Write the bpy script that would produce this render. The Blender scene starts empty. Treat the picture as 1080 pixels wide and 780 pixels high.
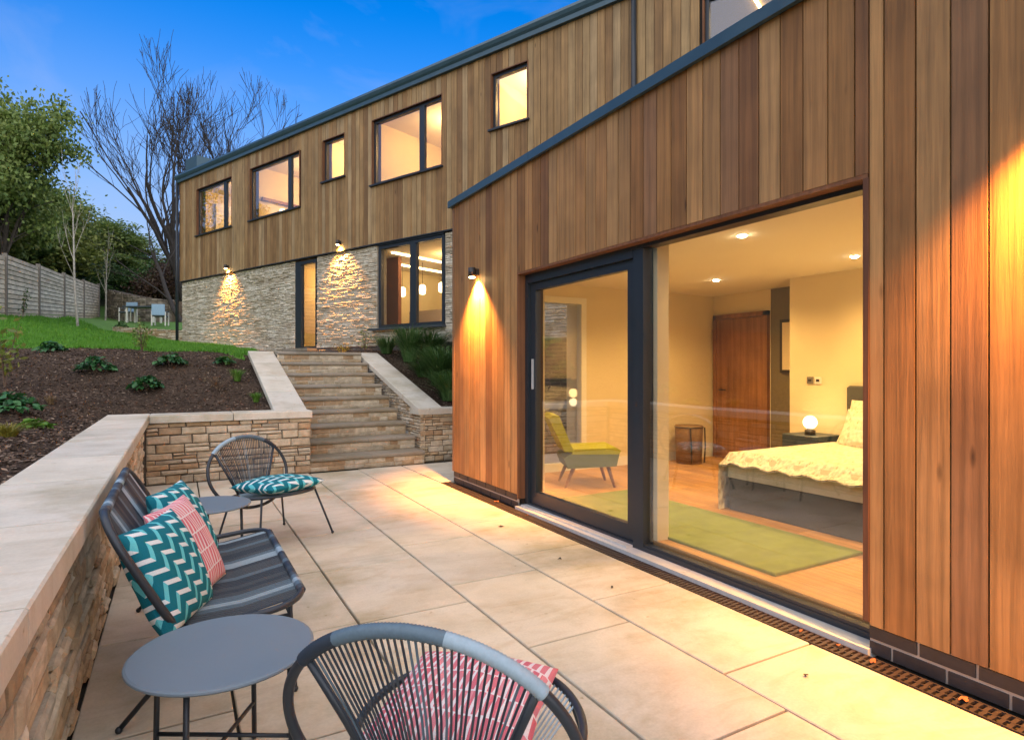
import bpy, math, random
import numpy as np
from mathutils import Vector, Matrix
R = math.radians
rnd = random.Random(7)
sc = bpy.context.scene
COL = sc.collection

# ------------------------------------------------------------------ mesh builder
class MB:
    def __init__(s): s.v = []; s.f = []; s.m = []; s.uv = {}
    def add(s, vs, fs, mi=0):
        o = len(s.v); s.v.extend([tuple(v) for v in vs])
        for f in fs: s.f.append(tuple(i + o for i in f)); s.m.append(mi)
    def box(s, x0, x1, y0, y1, z0, z1, mi=0, M=None):
        vs = [(x0,y0,z0),(x1,y0,z0),(x1,y1,z0),(x0,y1,z0),(x0,y0,z1),(x1,y0,z1),(x1,y1,z1),(x0,y1,z1)]
        if M is not None: vs = [M @ Vector(v) for v in vs]
        s.add(vs, [(0,3,2,1),(4,5,6,7),(0,1,5,4),(1,2,6,5),(2,3,7,6),(3,0,4,7)], mi)
    def cbox(s, x0, x1, y0, y1, z0, z1, c=.004, mi=0, M=None):
        # box whose top edges are chamfered
        vs = [(x0,y0,z0),(x1,y0,z0),(x1,y1,z0),(x0,y1,z0),(x0,y0,z1-c),(x1,y0,z1-c),(x1,y1,z1-c),(x0,y1,z1-c),
              (x0+c,y0+c,z1),(x1-c,y0+c,z1),(x1-c,y1-c,z1),(x0+c,y1-c,z1)]
        if M is not None: vs = [M @ Vector(v) for v in vs]
        s.add(vs, [(0,3,2,1),(0,1,5,4),(1,2,6,5),(2,3,7,6),(3,0,4,7),(4,5,9,8),(5,6,10,9),(6,7,11,10),(7,4,8,11),(8,9,10,11)], mi)
    def prism(s, prof, a, b, axis='x', mi=0, M=None):
        n = len(prof)
        def P(p, t):
            return {'x': (t, p[0], p[1]), 'y': (p[0], t, p[1]), 'z': (p[0], p[1], t)}[axis]
        vs = [P(p, a) for p in prof] + [P(p, b) for p in prof]
        if M is not None: vs = [M @ Vector(v) for v in vs]
        fs = [(i, (i+1) % n, n+(i+1) % n, n+i) for i in range(n)] + [tuple(range(n))[::-1], tuple(range(n, 2*n))]
        s.add(vs, fs, mi)
    def tube(s, pts, r, n=8, closed=False, mi=0, mis=None, caps=True):
        pts = [Vector(p) for p in pts]; k = len(pts)
        rs = r if isinstance(r, (list, tuple)) else [r]*k
        rings = []; N = None
        for i, p in enumerate(pts):
            if closed: t = pts[(i+1) % k] - pts[i-1]
            else: t = pts[min(i+1, k-1)] - pts[max(i-1, 0)]
            if t.length < 1e-9: t = Vector((0,0,1))
            t.normalize()
            if N is None:
                N = t.orthogonal().normalized()
            else:
                N = N - t*N.dot(t)
                N = t.orthogonal().normalized() if N.length < 1e-6 else N.normalized()
            B = t.cross(N)
            rings.append([p + (N*math.cos(2*math.pi*j/n) + B*math.sin(2*math.pi*j/n))*rs[i] for j in range(n)])
        o = len(s.v)
        for rg in rings: s.v.extend([tuple(v) for v in rg])
        for i in range(k if closed else k-1):
            a = o+i*n; b = o+((i+1) % k)*n
            # closed rings may twist: match the nearest start
            sh = 0
            if closed and i == k-1:
                sh = min(range(n), key=lambda q: (rings[i][0]-rings[0][q]).length)
            for j in range(n):
                s.f.append((a+j, a+(j+1) % n, b+(j+1+sh) % n, b+(j+sh) % n)); s.m.append(mis[i] if mis else mi)
        if not closed and caps:
            s.f.append(tuple(o+j for j in range(n))[::-1]); s.m.append(mi)
            s.f.append(tuple(o+(k-1)*n+j for j in range(n))); s.m.append(mi)
    def lathe(s, prof, c=(0,0,0), n=24, mi=0):
        c = Vector(c); o = len(s.v); k = len(prof)
        for (r, z) in prof:
            for j in range(n):
                a = 2*math.pi*j/n; s.v.append((c.x+r*math.cos(a), c.y+r*math.sin(a), c.z+z))
        for i in range(k-1):
            for j in range(n):
                s.f.append((o+i*n+j, o+i*n+(j+1) % n, o+(i+1)*n+(j+1) % n, o+(i+1)*n+j)); s.m.append(mi)
        s.f.append(tuple(o+j for j in range(n))[::-1]); s.m.append(mi)
        s.f.append(tuple(o+(k-1)*n+j for j in range(n))); s.m.append(mi)
    def ball(s, c, r, n=12, mi=0, sq=1):
        m = max(5, n//2)
        s.lathe([(max(1e-4, r*math.sin(math.pi*i/m)), -r*sq*math.cos(math.pi*i/m)) for i in range(m+1)], c, n, mi)
    def build(s, name, mats, parent=None, smooth=False, world=False, uv=None):
        me = bpy.data.meshes.new(name)
        me.from_pydata(s.v, [], s.f)
        if not isinstance(mats, (list, tuple)): mats = [mats]
        for m in mats: me.materials.append(m)
        if len(mats) > 1: me.polygons.foreach_set('material_index', s.m)
        if smooth: me.polygons.foreach_set('use_smooth', [True]*len(me.polygons))
        if uv is not None:
            l = me.uv_layers.new(name='UVMap'); idx = np.zeros(len(me.loops), dtype=np.int32)
            me.loops.foreach_get('vertex_index', idx)
            l.data.foreach_set('uv', np.asarray(uv, dtype=np.float32)[idx].ravel())
        me.update()
        o = bpy.data.objects.new(name, me); COL.objects.link(o)
        if parent is not None:
            o.parent = parent
            if world: o.matrix_parent_inverse = MW[parent.name].inverted()
        MW[o.name] = MW[parent.name] if (parent is not None and not world) else Matrix.Identity(4)
        return o
MW = {}
def tag(o, label=None, cat=None, group=None, kind=None):
    if label: o['label'] = label
    if cat: o['category'] = cat
    if group: o['group'] = group
    if kind: o['kind'] = kind
    return o
def thing(name, loc, label, cat, rz=0, group=None):
    o = bpy.data.objects.new(name, None); COL.objects.link(o); o.empty_display_size = .2
    o.location = loc; o.rotation_euler = (0, 0, rz)
    MW[o.name] = Matrix.Translation(Vector(loc)) @ Matrix.Rotation(rz, 4, 'Z')
    return tag(o, label, cat, group)
def dup(root, loc, rz=None, label=None, scale=None):
    r = root.copy(); COL.objects.link(r); r.location = loc
    if rz is not None: r.rotation_euler = (0, 0, rz)
    if scale is not None: r.scale = scale
    if label: r['label'] = label
    for ch in list(root.children):
        c = ch.copy(); COL.objects.link(c); c.parent = r
        for g in list(ch.children):
            d = g.copy(); COL.objects.link(d); d.parent = c
    return r

# ------------------------------------------------------------------ materials
class NT:
    def __init__(s, name):
        s.mat = bpy.data.materials.new(name); s.mat.use_nodes = True
        s.t = s.mat.node_tree; s.b = s.t.nodes['Principled BSDF']; s.out = s.t.nodes['Material Output']
    def n(s, typ, **kw):
        o = s.t.nodes.new(typ)
        for k, v in kw.items():
            if k[0] == 'i' and k[1:].isdigit(): o.inputs[int(k[1:])].default_value = v
            else: setattr(o, k, v)
        return o
    def l(s, a, b): s.t.links.new(a, b)
    def math(s, op, a, b=None, c=None):
        o = s.t.nodes.new('ShaderNodeMath'); o.operation = op
        for i, x in enumerate((a, b, c)):
            if x is None: continue
            if isinstance(x, (int, float)): o.inputs[i].default_value = x
            else: s.l(x, o.inputs[i])
        return o.outputs[0]
    def ramp(s, fac, stops, interp='LINEAR'):
        o = s.t.nodes.new('ShaderNodeValToRGB'); cr = o.color_ramp; cr.interpolation = interp
        while len(cr.elements) < len(stops): cr.elements.new(.5)
        for e, (p, c) in zip(cr.elements, stops):
            e.position = p; e.color = (c[0], c[1], c[2], 1) if isinstance(c, (tuple, list)) else (c, c, c, 1)
        s.l(fac, o.inputs[0]); return o.outputs[0]
    def mix(s, fac, a, b, mode='MIX'):
        o = s.t.nodes.new('ShaderNodeMix'); o.data_type = 'RGBA'; o.blend_type = mode; o.clamp_factor = True
        def put(x, sock):
            if isinstance(x, (int, float)): sock.default_value = x
            elif isinstance(x, tuple): sock.default_value = (x[0], x[1], x[2], 1)
            else: s.l(x, sock)
        put(fac, o.inputs[0]); put(a, o.inputs[6]); put(b, o.inputs[7]); return o.outputs[2]
    def noise(s, vec, scale=5, detail=4, rough=.55, dist=0):
        o = s.n('ShaderNodeTexNoise'); o.inputs['Scale'].default_value = scale; o.inputs['Detail'].default_value = detail
        o.inputs['Roughness'].default_value = rough; o.inputs['Distortion'].default_value = dist
        if vec is not None: s.l(vec, o.inputs['Vector'])
        return o.outputs[0]
    def coord(s, which='Object', scale=None, off=None):
        c = s.n('ShaderNodeTexCoord').outputs[which]
        if off is not None:
            a = s.n('ShaderNodeVectorMath', operation='ADD'); s.l(c, a.inputs[0]); s.l(off, a.inputs[1]); c = a.outputs[0]
        if scale is not None:
            m = s.n('ShaderNodeMapping'); m.inputs['Scale'].default_value = scale; s.l(c, m.inputs[0]); c = m.outputs[0]
        return c
    def island(s):
        return s.n('ShaderNodeNewGeometry').outputs['Random Per Island']
    def bump(s, h, dist=.005, st=1.0):
        o = s.n('ShaderNodeBump'); o.inputs['Distance'].default_value = dist; o.inputs['Strength'].default_value = st
        s.l(h, o.inputs['Height']); s.l(o.outputs[0], s.b.inputs['Normal'])
    def base(s, c):
        if isinstance(c, tuple): s.b.inputs['Base Color'].default_value = (*c, 1)
        else: s.l(c, s.b.inputs['Base Color'])
    def rough(s, r):
        if isinstance(r, (int, float)): s.b.inputs['Roughness'].default_value = r
        else: s.l(r, s.b.inputs['Roughness'])
    def spec(s, v): s.b.inputs['Specular IOR Level'].default_value = v

def plain(name, c, rough=.5, metal=0, nz=.12, ns=20, bump=0, spec=.5):
    t = NT(name)
    n = t.noise(t.coord(), ns, 4)
    t.base(t.mix(1.0, c, t.ramp(n, [(.25, 1-nz), (.75, 1+nz*.4)]), 'MULTIPLY'))
    t.rough(t.ramp(n, [(.2, max(.02, rough-.08)), (.8, min(1, rough+.08))])); t.b.inputs['Metallic'].default_value = metal; t.spec(spec)
    if bump: t.bump(n, bump)
    return t.mat
def emit(name, c, st):
    t = NT(name); t.base(c); t.b.inputs['Emission Color'].default_value = (*c, 1); t.b.inputs['Emission Strength'].default_value = st
    return t.mat

def wood(name, cols, grain=(60, 60, 2.2), rough=.6, vert=True, knots=True, gs=.35):
    t = NT(name); isl = t.island()
    off = t.n('ShaderNodeCombineXYZ'); k = t.math('MULTIPLY', isl, 97.0)
    for i in range(3): t.l(k, off.inputs[i])
    c = t.coord('Object', None, off.outputs[0])
    m = t.n('ShaderNodeMapping'); m.inputs['Scale'].default_value = grain; t.l(c, m.inputs[0])
    g = t.noise(m.outputs[0], 1.0, 6, .65, .6)
    m2 = t.n('ShaderNodeMapping'); m2.inputs['Scale'].default_value = tuple(x*.22 for x in grain); t.l(c, m2.inputs[0])
    w = t.n('ShaderNodeTexWave', wave_type='RINGS', rings_direction='Z'); w.inputs['Scale'].default_value = .55
    w.inputs['Distortion'].default_value = 5.0; w.inputs['Detail'].default_value = 3; t.l(m2.outputs[0], w.inputs[0])
    big = t.noise(c, 1.7, 3)
    n = len(cols)
    base = t.ramp(isl, [(i/n, cols[i]) for i in range(n)], 'CONSTANT')
    col = t.mix(1.0, base, t.ramp(g, [(.25, 1-gs), (.6, 1.05)]), 'MULTIPLY')
    col = t.mix(.35, col, t.mix(1.0, col, t.ramp(w.outputs[0], [(0, .6), (.6, 1.1)]), 'MULTIPLY'))
    col = t.mix(1.0, col, t.ramp(big, [(.3, .72), (.7, 1.12)]), 'MULTIPLY')
    if knots:
        mk = t.n('ShaderNodeMapping'); mk.inputs['Scale'].default_value = (5.5, 5.5, 1.5); t.l(c, mk.inputs[0])
        v = t.n('ShaderNodeTexVoronoi'); v.inputs['Scale'].default_value = 1.0; t.l(mk.outputs[0], v.inputs['Vector'])
        kn = t.ramp(v.outputs[0], [(.03, .25), (.09, 1.0)])
        col = t.mix(.85, col, t.mix(1.0, col, kn, 'MULTIPLY'))
    t.base(col); t.rough(t.ramp(g, [(.2, rough-.1), (.8, rough+.15)])); t.bump(g, .0016); t.spec(.35)
    return t.mat

def stone(name, cols, rough=.85, bump=.012, ns=14):
    t = NT(name); isl = t.island(); c = t.coord()
    n = len(cols)
    base = t.ramp(isl, [(i/n, cols[i]) for i in range(n)], 'CONSTANT')
    a = t.noise(c, ns, 8, .65); b = t.noise(c, ns*.28, 3)
    m = t.n('ShaderNodeMapping'); m.inputs['Scale'].default_value = (8, 8, 34); t.l(c, m.inputs[0])
    lay = t.noise(m.outputs[0], 1.0, 5, .6)
    col = t.mix(1.0, base, t.ramp(a, [(.25, .62), (.7, 1.12)]), 'MULTIPLY')
    col = t.mix(1.0, col, t.ramp(b, [(.3, (.8, .74, .66)), (.7, (1.08, 1.06, 1.03))]), 'MULTIPLY')
    t.base(col); t.rough(rough); t.spec(.25)
    t.bump(t.math('ADD', a, t.math('MULTIPLY', lay, .6)), bump)
    return t.mat

M = {}
CED = [(.33,.185,.075), (.37,.215,.095), (.28,.15,.06), (.40,.255,.125), (.20,.105,.05), (.35,.20,.085), (.29,.165,.08), (.41,.25,.115), (.25,.145,.08), (.34,.21,.10)]
M['cedar'] = wood('cedar', [(r*1.06, g*.95, b*.78) for r, g, b in CED], grain=(55, 55, 1.8))
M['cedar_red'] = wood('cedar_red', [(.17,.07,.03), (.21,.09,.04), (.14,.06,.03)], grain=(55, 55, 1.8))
M['cedar_far'] = wood('cedar_far', [(.34,.205,.085), (.29,.165,.065), (.38,.25,.115), (.24,.135,.055), (.35,.215,.09), (.40,.275,.14), (.31,.19,.08)], grain=(50, 50, 1.8))
M['oak'] = wood('oak_floor', [(.50,.27,.095), (.56,.31,.115), (.45,.235,.08), (.53,.285,.10)], grain=(40, 1.6, 40), rough=.42, knots=False, gs=.2)
M['door_wood'] = wood('door_wood', [(.29,.13,.048)], grain=(30, 30, 1.5), rough=.4, knots=False)
M['leg_wood'] = wood('leg_wood', [(.34,.17,.07)], grain=(40, 40, 3), rough=.4, knots=False)
M['gap'] = plain('dark_gap', (.02, .014, .010), .9)
M['stone'] = stone('walling_stone', [(.60,.50,.36), (.50,.385,.25), (.66,.58,.45), (.54,.46,.34), (.47,.34,.215), (.62,.53,.39), (.53,.39,.24), (.68,.61,.49), (.50,.44,.34)])
M['stone_far'] = stone('split_stone', [(.64,.60,.50), (.58,.53,.43), (.70,.67,.58), (.53,.48,.385), (.62,.57,.45), (.66,.64,.55)], bump=.01, ns=10)
M['stone_old'] = stone('old_stone', [(.26,.235,.20), (.32,.28,.23), (.21,.19,.165), (.36,.33,.28)], ns=6)
M['mortar'] = plain('mortar', (.13,.105,.075), .95, nz=.4, ns=40, bump=.004)
M['mortar_far'] = plain('mortar_far', (.30,.265,.21), .95, nz=.4, ns=40)

def paving(name, c, hot=(1,1,1)):
    t = NT(name); isl = t.island(); co = t.coord()
    tint = t.ramp(isl, [(0, (.96,.955,.95)), (.3, (1.03,1.0,.96)), (.55, (.93,.94,.94)), (.8, (1.04,1.03,1.0)), (1, (.98,.93,.87))])
    off = t.n('ShaderNodeCombineXYZ'); k = t.math('MULTIPLY', isl, 53.0)
    for i in range(3): t.l(k, off.inputs[i])
    cc = t.coord('Object', None, off.outputs[0])
    m = t.n('ShaderNodeMapping'); m.inputs['Scale'].default_value = (1.2, 3.2, 1); m.inputs['Rotation'].default_value = (0, 0, .5); t.l(cc, m.inputs[0])
    swirl = t.noise(m.outputs[0], 1.3, 5, .6, 2.2)
    blot = t.noise(cc, 2.4, 5, .6)
    fine = t.noise(cc, 90, 3)
    stain = t.noise(co, .9, 6, .68)
    spot = t.noise(co, 17, 3, .5)
    col = t.mix(1.0, c, tint, 'MULTIPLY')
    col = t.mix(1.0, col, t.ramp(swirl, [(.3, (.90,.85,.78)), (.5, (1.0,1.0,1.0)), (.68, (1.05,1.03,1.0))]), 'MULTIPLY')
    col = t.mix(1.0, col, t.ramp(blot, [(.3, (.84,.83,.78)), (.55, (1.02,1.02,1.02))]), 'MULTIPLY')
    col = t.mix(1.0, col, t.ramp(stain, [(.33, (.72,.69,.58)), (.5, (1,1,1))]), 'MULTIPLY')
    col = t.mix(1.0, col, t.ramp(spot, [(.22, (.62,.56,.46)), (.3, (1,1,1))]), 'MULTIPLY')
    col = t.mix(1.0, col, t.ramp(fine, [(.3, .93), (.7, 1.04)]), 'MULTIPLY')
    t.base(col); t.rough(t.ramp(blot, [(.3, .5), (.7, .72)])); t.spec(.35)
    t.bump(t.math('ADD', t.math('MULTIPLY', swirl, 1.0), t.math('MULTIPLY', fine, .12)), .004)
    return t.mat
M['paving'] = paving('sandstone_paving', (.60, .55, .455))
M['coping'] = paving('coping_stone', (.60, .57, .50))
M['tread'] = paving('tread_stone', (.29, .255, .205))
M['joint'] = plain('joint_sand', (.045,.038,.025), .95, nz=.5, ns=30)

def mulch():
    t = NT('bark_mulch'); c = t.coord(); a = t.noise(c, 26, 8, .75); b = t.noise(c, 2.2, 3)
    col = t.ramp(a, [(.3, (.022,.014,.009)), (.5, (.075,.05,.033)), (.72, (.17,.12,.08))])
    t.base(t.mix(1.0, col, t.ramp(b, [(.3, .7), (.7, 1.15)]), 'MULTIPLY')); t.rough(.95); t.spec(.2); t.bump(a, .05); return t.mat
M['mulch'] = mulch()
def chips():
    t = NT('bark_chips'); i = t.island()
    t.base(t.ramp(i, [(0, (.025,.016,.012)), (.4, (.085,.056,.04)), (.8, (.16,.11,.08)), (1, (.34,.26,.19))])); t.rough(.9); t.spec(.2); return t.mat
M['chips'] = chips()
def leafmat(name, cols, trans=.25, rough=.5):
    t = NT(name); i = t.island(); n = len(cols)
    c = t.ramp(i, [(k/max(1, n-1), cols[k]) for k in range(n)]); t.base(c); t.rough(rough); t.spec(.35)
    tr = t.n('ShaderNodeBsdfTranslucent'); t.l(c, tr.inputs[0]); mx = t.n('ShaderNodeMixShader'); mx.inputs[0].default_value = trans
    t.l(t.b.outputs[0], mx.inputs[1]); t.l(tr.outputs[0], mx.inputs[2]); t.l(mx.outputs[0], t.out.inputs[0]); return t.mat
M['grass'] = leafmat('grass_blades', [(.07,.20,.018), (.10,.28,.025), (.14,.34,.035), (.085,.24,.025)])
M['lawn'] = plain('lawn_soil', (.09,.21,.03), .95, nz=.5, ns=9)
M['wild'] = plain('woodland_floor', (.035,.05,.018), .95, nz=.5, ns=4)
M['leaf_mid'] = leafmat('leaf_mid', [(.08,.14,.03), (.13,.20,.045), (.18,.25,.06), (.24,.30,.08)])
M['leaf_yel'] = leafmat('leaf_yellow_green', [(.10,.14,.03), (.16,.20,.04), (.23,.27,.06), (.29,.31,.09)])
M['leaf_dark'] = leafmat('leaf_dark', [(.035,.08,.022), (.06,.12,.03), (.09,.16,.04)])
M['leaf_purple'] = leafmat('leaf_purple', [(.05,.025,.022), (.08,.045,.03), (.10,.07,.035)])
M['leaf_bed'] = leafmat('leaf_bed', [(.02,.075,.025), (.03,.11,.03), (.05,.16,.045), (.035,.12,.045)], .15, .4)
M['leaf_bright'] = leafmat('leaf_bright', [(.07,.17,.02), (.11,.24,.03), (.16,.30,.05)])
M['leaf_gold'] = leafmat('leaf_gold', [(.22,.20,.03), (.30,.26,.04), (.17,.18,.03)])
M['leaf_dry'] = leafmat('leaf_dry', [(.20,.13,.06), (.28,.20,.10), (.12,.08,.05)])
M['leaf_reed'] = leafmat('leaf_reed', [(.04,.10,.025), (.06,.14,.035), (.09,.18,.05), (.12,.19,.075)], .2)
M['bark'] = plain('bark', (.085,.072,.058), .95, nz=.5, ns=7, bump=.02)
M['bark_dark'] = plain('bark_dark', (.042,.036,.032), .95, nz=.4, ns=7)
M['birch'] = plain('birch_bark', (.42,.39,.33), .8, nz=.5, ns=9)
M['twig'] = plain('twig', (.13,.085,.055), .9)

M['frame'] = plain('window_frame', (.018,.026,.036), .38, nz=.08)
M['zinc'] = plain('zinc_trim', (.05,.10,.13), .38, metal=.25, nz=.15, ns=5)
M['roofing'] = plain('roof_sheet', (.07,.085,.10), .6)
M['sill'] = plain('pale_sill', (.55,.57,.57), .35, metal=.1)
M['sill_dark'] = plain('dark_sill', (.05,.06,.07), .45)
M['iron'] = plain('cast_grate', (.045,.032,.026), .55, nz=.3, ns=30)
M['brick'] = plain('engineering_brick', (.032,.030,.033), .55, nz=.3, ns=25, bump=.003)
M['bmortar'] = plain('brick_mortar', (.40,.37,.33), .9)
M['brick_wall'] = stone('dark_brick', [(.085,.075,.07), (.11,.09,.08), (.07,.065,.065)], ns=20, bump=.004)
M['plaster'] = plain('cream_wall', (.74,.63,.40), .85, nz=.05, ns=3)
M['ceil'] = plain('ceiling_white', (.80,.76,.66), .9, nz=.03, ns=3)
M['whitepaint'] = plain('white_paint', (.78,.75,.66), .5, nz=.05)
M['ochre'] = plain('ochre_wall', (.30,.20,.05), .9)
M['darkwall'] = plain('dark_corridor', (.17,.14,.08), .8)
M['redwall'] = plain('red_brown_wall', (.22,.075,.04), .6)
M['cab'] = plain('kitchen_fronts', (.42,.35,.26), .5)
M['steel'] = plain('powder_steel', (.024,.032,.042), .42, nz=.1, ns=60)
M['cordA'] = plain('cord_navy', (.022,.036,.055), .55, nz=.2, ns=80)
M['cordB'] = plain('cord_slate', (.10,.155,.20), .55, nz=.2, ns=80)
M['cordC'] = plain('cord_pale', (.30,.40,.47), .55, nz=.15, ns=80)
M['cordD'] = plain('cord_charcoal', (.05,.065,.08), .55, nz=.2, ns=80)
M['tabletop'] = plain('table_lacquer', (.15,.20,.24), .5, nz=.06, ns=4)
M['lampbody'] = plain('lamp_body', (.03,.026,.024), .4)
M['bulb'] = emit('lamp_glow', (1, .72, .32), 28)
M['bulb_soft'] = emit('globe_glow', (1, .74, .40), 2.0)
M['down'] = emit('downlight_glow', (1, .82, .5), 30)
M['strip'] = emit('strip_glow', (1, .74, .36), 3.2)
M['fabric_grey'] = plain('grey_fabric', (.085,.085,.075), .9, nz=.2, ns=60)
M['lime'] = plain('lime_fabric', (.42,.42,.03), .85, nz=.15, ns=50)
M['limeside'] = plain('olive_fabric', (.16,.19,.10), .85, nz=.15, ns=50)
M['mattress'] = plain('mattress', (.55,.51,.36), .9)
M['rug'] = plain('green_rug', (.20,.25,.05), .98, nz=.25, ns=7, bump=.004)
M['basket'] = plain('bin_tan', (.24,.15,.075), .7)
M['navy'] = plain('navy_paint', (.025,.05,.075), .4)
M['fencewood'] = wood('fence_timber', [(.62,.54,.41), (.68,.60,.47), (.57,.49,.37), (.70,.63,.50)], grain=(40, 3, 40), rough=.8, knots=False)
M['fencebrown'] = plain('brown_boards', (.16,.115,.08), .85)
M['concrete'] = plain('fence_post_grey', (.19,.17,.145), .9, nz=.2)
M['paleblue'] = plain('pale_blue_paint', (.30,.47,.62), .5)
M['outfurn'] = plain('dark_outdoor_paint', (.05,.07,.09), .5)
M['leafbrown'] = plain('fallen_leaf_brown', (.36,.13,.05), .8, nz=.4, ns=60)
M['leafgrey'] = plain('fallen_leaf_dark', (.07,.055,.035), .8, nz=.4, ns=60)

def glass(name, refl=1.0, tint=(1,1,1)):
    m = bpy.data.materials.new(name); m.use_nodes = True; t = m.node_tree; t.nodes.remove(t.nodes['Principled BSDF'])
    out = t.nodes['Material Output']; tr = t.nodes.new('ShaderNodeBsdfTransparent'); tr.inputs[0].default_value = (*tint, 1)
    gl = t.nodes.new('ShaderNodeBsdfGlossy'); gl.inputs['Roughness'].default_value = 0.0
    nz = t.nodes.new('ShaderNodeTexNoise'); nz.inputs['Scale'].default_value = 1.1; nz.inputs['Detail'].default_value = 1
    tc = t.nodes.new('ShaderNodeTexCoord'); t.links.new(tc.outputs['Object'], nz.inputs['Vector'])
    bp = t.nodes.new('ShaderNodeBump'); bp.inputs['Distance'].default_value = .0012; t.links.new(nz.outputs[0], bp.inputs['Height']); t.links.new(bp.outputs[0], gl.inputs['Normal'])
    lw = t.nodes.new('ShaderNodeLayerWeight'); lw.inputs[0].default_value = .5
    pw = t.nodes.new('ShaderNodeMath'); pw.operation = 'POWER'; pw.inputs[1].default_value = 5; t.links.new(lw.outputs['Facing'], pw.inputs[0])
    mu = t.nodes.new('ShaderNodeMath'); mu.operation = 'MULTIPLY_ADD'; mu.inputs[1].default_value = .95*refl; mu.inputs[2].default_value = .045*refl; mu.use_clamp = True; t.links.new(pw.outputs[0], mu.inputs[0])
    mx = t.nodes.new('ShaderNodeMixShader'); t.links.new(mu.outputs[0], mx.inputs[0]); t.links.new(tr.outputs[0], mx.inputs[1]); t.links.new(gl.outputs[0], mx.inputs[2]); t.links.new(mx.outputs[0], out.inputs[0])
    return m
M['glass'] = glass('window_glass', 2.4)

def teal_fabric():
    t = NT('teal_geometric_fabric'); uv = t.n('ShaderNodeTexCoord').outputs['UV']; sx = t.n('ShaderNodeSeparateXYZ'); t.l(uv, sx.inputs[0])
    u0, v0 = sx.outputs[0], sx.outputs[1]
    u = t.math('ADD', t.math('MULTIPLY', u0, .86), t.math('MULTIPLY', v0, .5)); v = t.math('SUBTRACT', t.math('MULTIPLY', v0, .86), t.math('MULTIPLY', u0, .5))
    ph = t.math('FRACT', t.math('MULTIPLY', u, 4.6))
    up = t.math('LESS_THAN', ph, .5)
    zig = t.math('MULTIPLY', t.math('ABSOLUTE', t.math('SUBTRACT', ph, .5)), 1.3)
    band = t.math('FRACT', t.math('ADD', t.math('MULTIPLY', v, 6.6), zig))
    inb = t.math('LESS_THAN', band, .36)
    weave = t.noise(uv, 160, 2)
    c = t.mix(up, (.72,.76,.75), (.13,.55,.60)); c = t.mix(inb, (.008,.16,.215), c)
    t.base(t.mix(1.0, c, t.ramp(weave, [(.3, .82), (.7, 1.08)]), 'MULTIPLY')); t.rough(.9); t.spec(.2); t.bump(weave, .0012); return t.mat
def pink_fabric():
    t = NT('pink_striped_fabric'); uv = t.n('ShaderNodeTexCoord').outputs['UV']; sx = t.n('ShaderNodeSeparateXYZ'); t.l(uv, sx.inputs[0])
    u, v = sx.outputs[0], sx.outputs[1]
    row = t.math('FLOOR', t.math('MULTIPLY', v, 5.0)); fv = t.math('FRACT', t.math('MULTIPLY', v, 5.0))
    sh = t.math('MULTIPLY', row, .37)
    fu = t.math('FRACT', t.math('ADD', t.math('MULTIPLY', u, 17.0), sh))
    bar = t.math('LESS_THAN', fu, t.math('ADD', .58, t.math('MULTIPLY', fv, .18)))
    line = t.math('GREATER_THAN', fv, .07)
    inb = t.math('MULTIPLY', bar, line); weave = t.noise(uv, 160, 2)
    cell = t.noise(t.math('ADD', t.math('FLOOR', t.math('MULTIPLY', u, 17.0)), t.math('MULTIPLY', row, 7.3)), 3.1, 0)
    pk = t.mix(t.ramp(cell, [(.4, 0.0), (.6, 1.0)]), (.62,.15,.19), (.70,.26,.29))
    c = t.mix(inb, (.78,.70,.70), pk)
    t.base(t.mix(1.0, c, t.ramp(weave, [(.3, .85), (.7, 1.07)]), 'MULTIPLY')); t.rough(.9); t.spec(.2); t.bump(weave, .0012); return t.mat
def quilt():
    t = NT('cream_quilt'); c = t.coord('Object'); m = t.n('ShaderNodeMapping'); m.inputs['Scale'].default_value = (16, 34, 16); t.l(c, m.inputs[0])
    v = t.n('ShaderNodeTexVoronoi'); v.inputs['Scale'].default_value = 1.0; t.l(m.outputs[0], v.inputs['Vector'])
    t.base(t.ramp(v.outputs[0], [(.06, (.46,.38,.22)), (.3, (.72,.66,.50)), (.8, (.78,.73,.57))])); t.rough(.9); t.bump(v.outputs[0], .02); return t.mat
M['teal'] = teal_fabric(); M['pink'] = pink_fabric(); M['quilt'] = quilt()
M['backcloth'] = plain('pale_back_cloth', (.40,.47,.46), .9)

# ------------------------------------------------------------------ camera
AZ = R(29.0)
cam = bpy.data.cameras.new('camera'); co = bpy.data.objects.new('camera', cam); COL.objects.link(co)
co.location = (0, 0, 1.4); co.rotation_euler = (R(90), 0, -AZ); cam.lens = 635/1080*36; cam.sensor_width = 36; cam.clip_start = .05; cam.clip_end = 2000
cam.shift_y = -.0009
sc.camera = co
FW = (math.sin(AZ), math.cos(AZ)); RT = (math.cos(AZ), -math.sin(AZ))
def depth(x, y): return x*FW[0]+y*FW[1]
def bear(x, y): return (x*RT[0]+y*RT[1])/max(.3, depth(x, y))

# facade line of the main house
FO = np.array([4.817, 11.215]); FD = np.array([-.39738, .91765]); FN = np.array([-.91765, -.39738])  # FN faces the garden
FM = Matrix(((FD[0], FN[0], 0, FO[0]), (FD[1], FN[1], 0, FO[1]), (0, 0, 1, 0), (0, 0, 0, 1)))     # local: x=s along, y=out, z=up
def fpt(s, o, z): return FM @ Vector((s, o, z))

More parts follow.
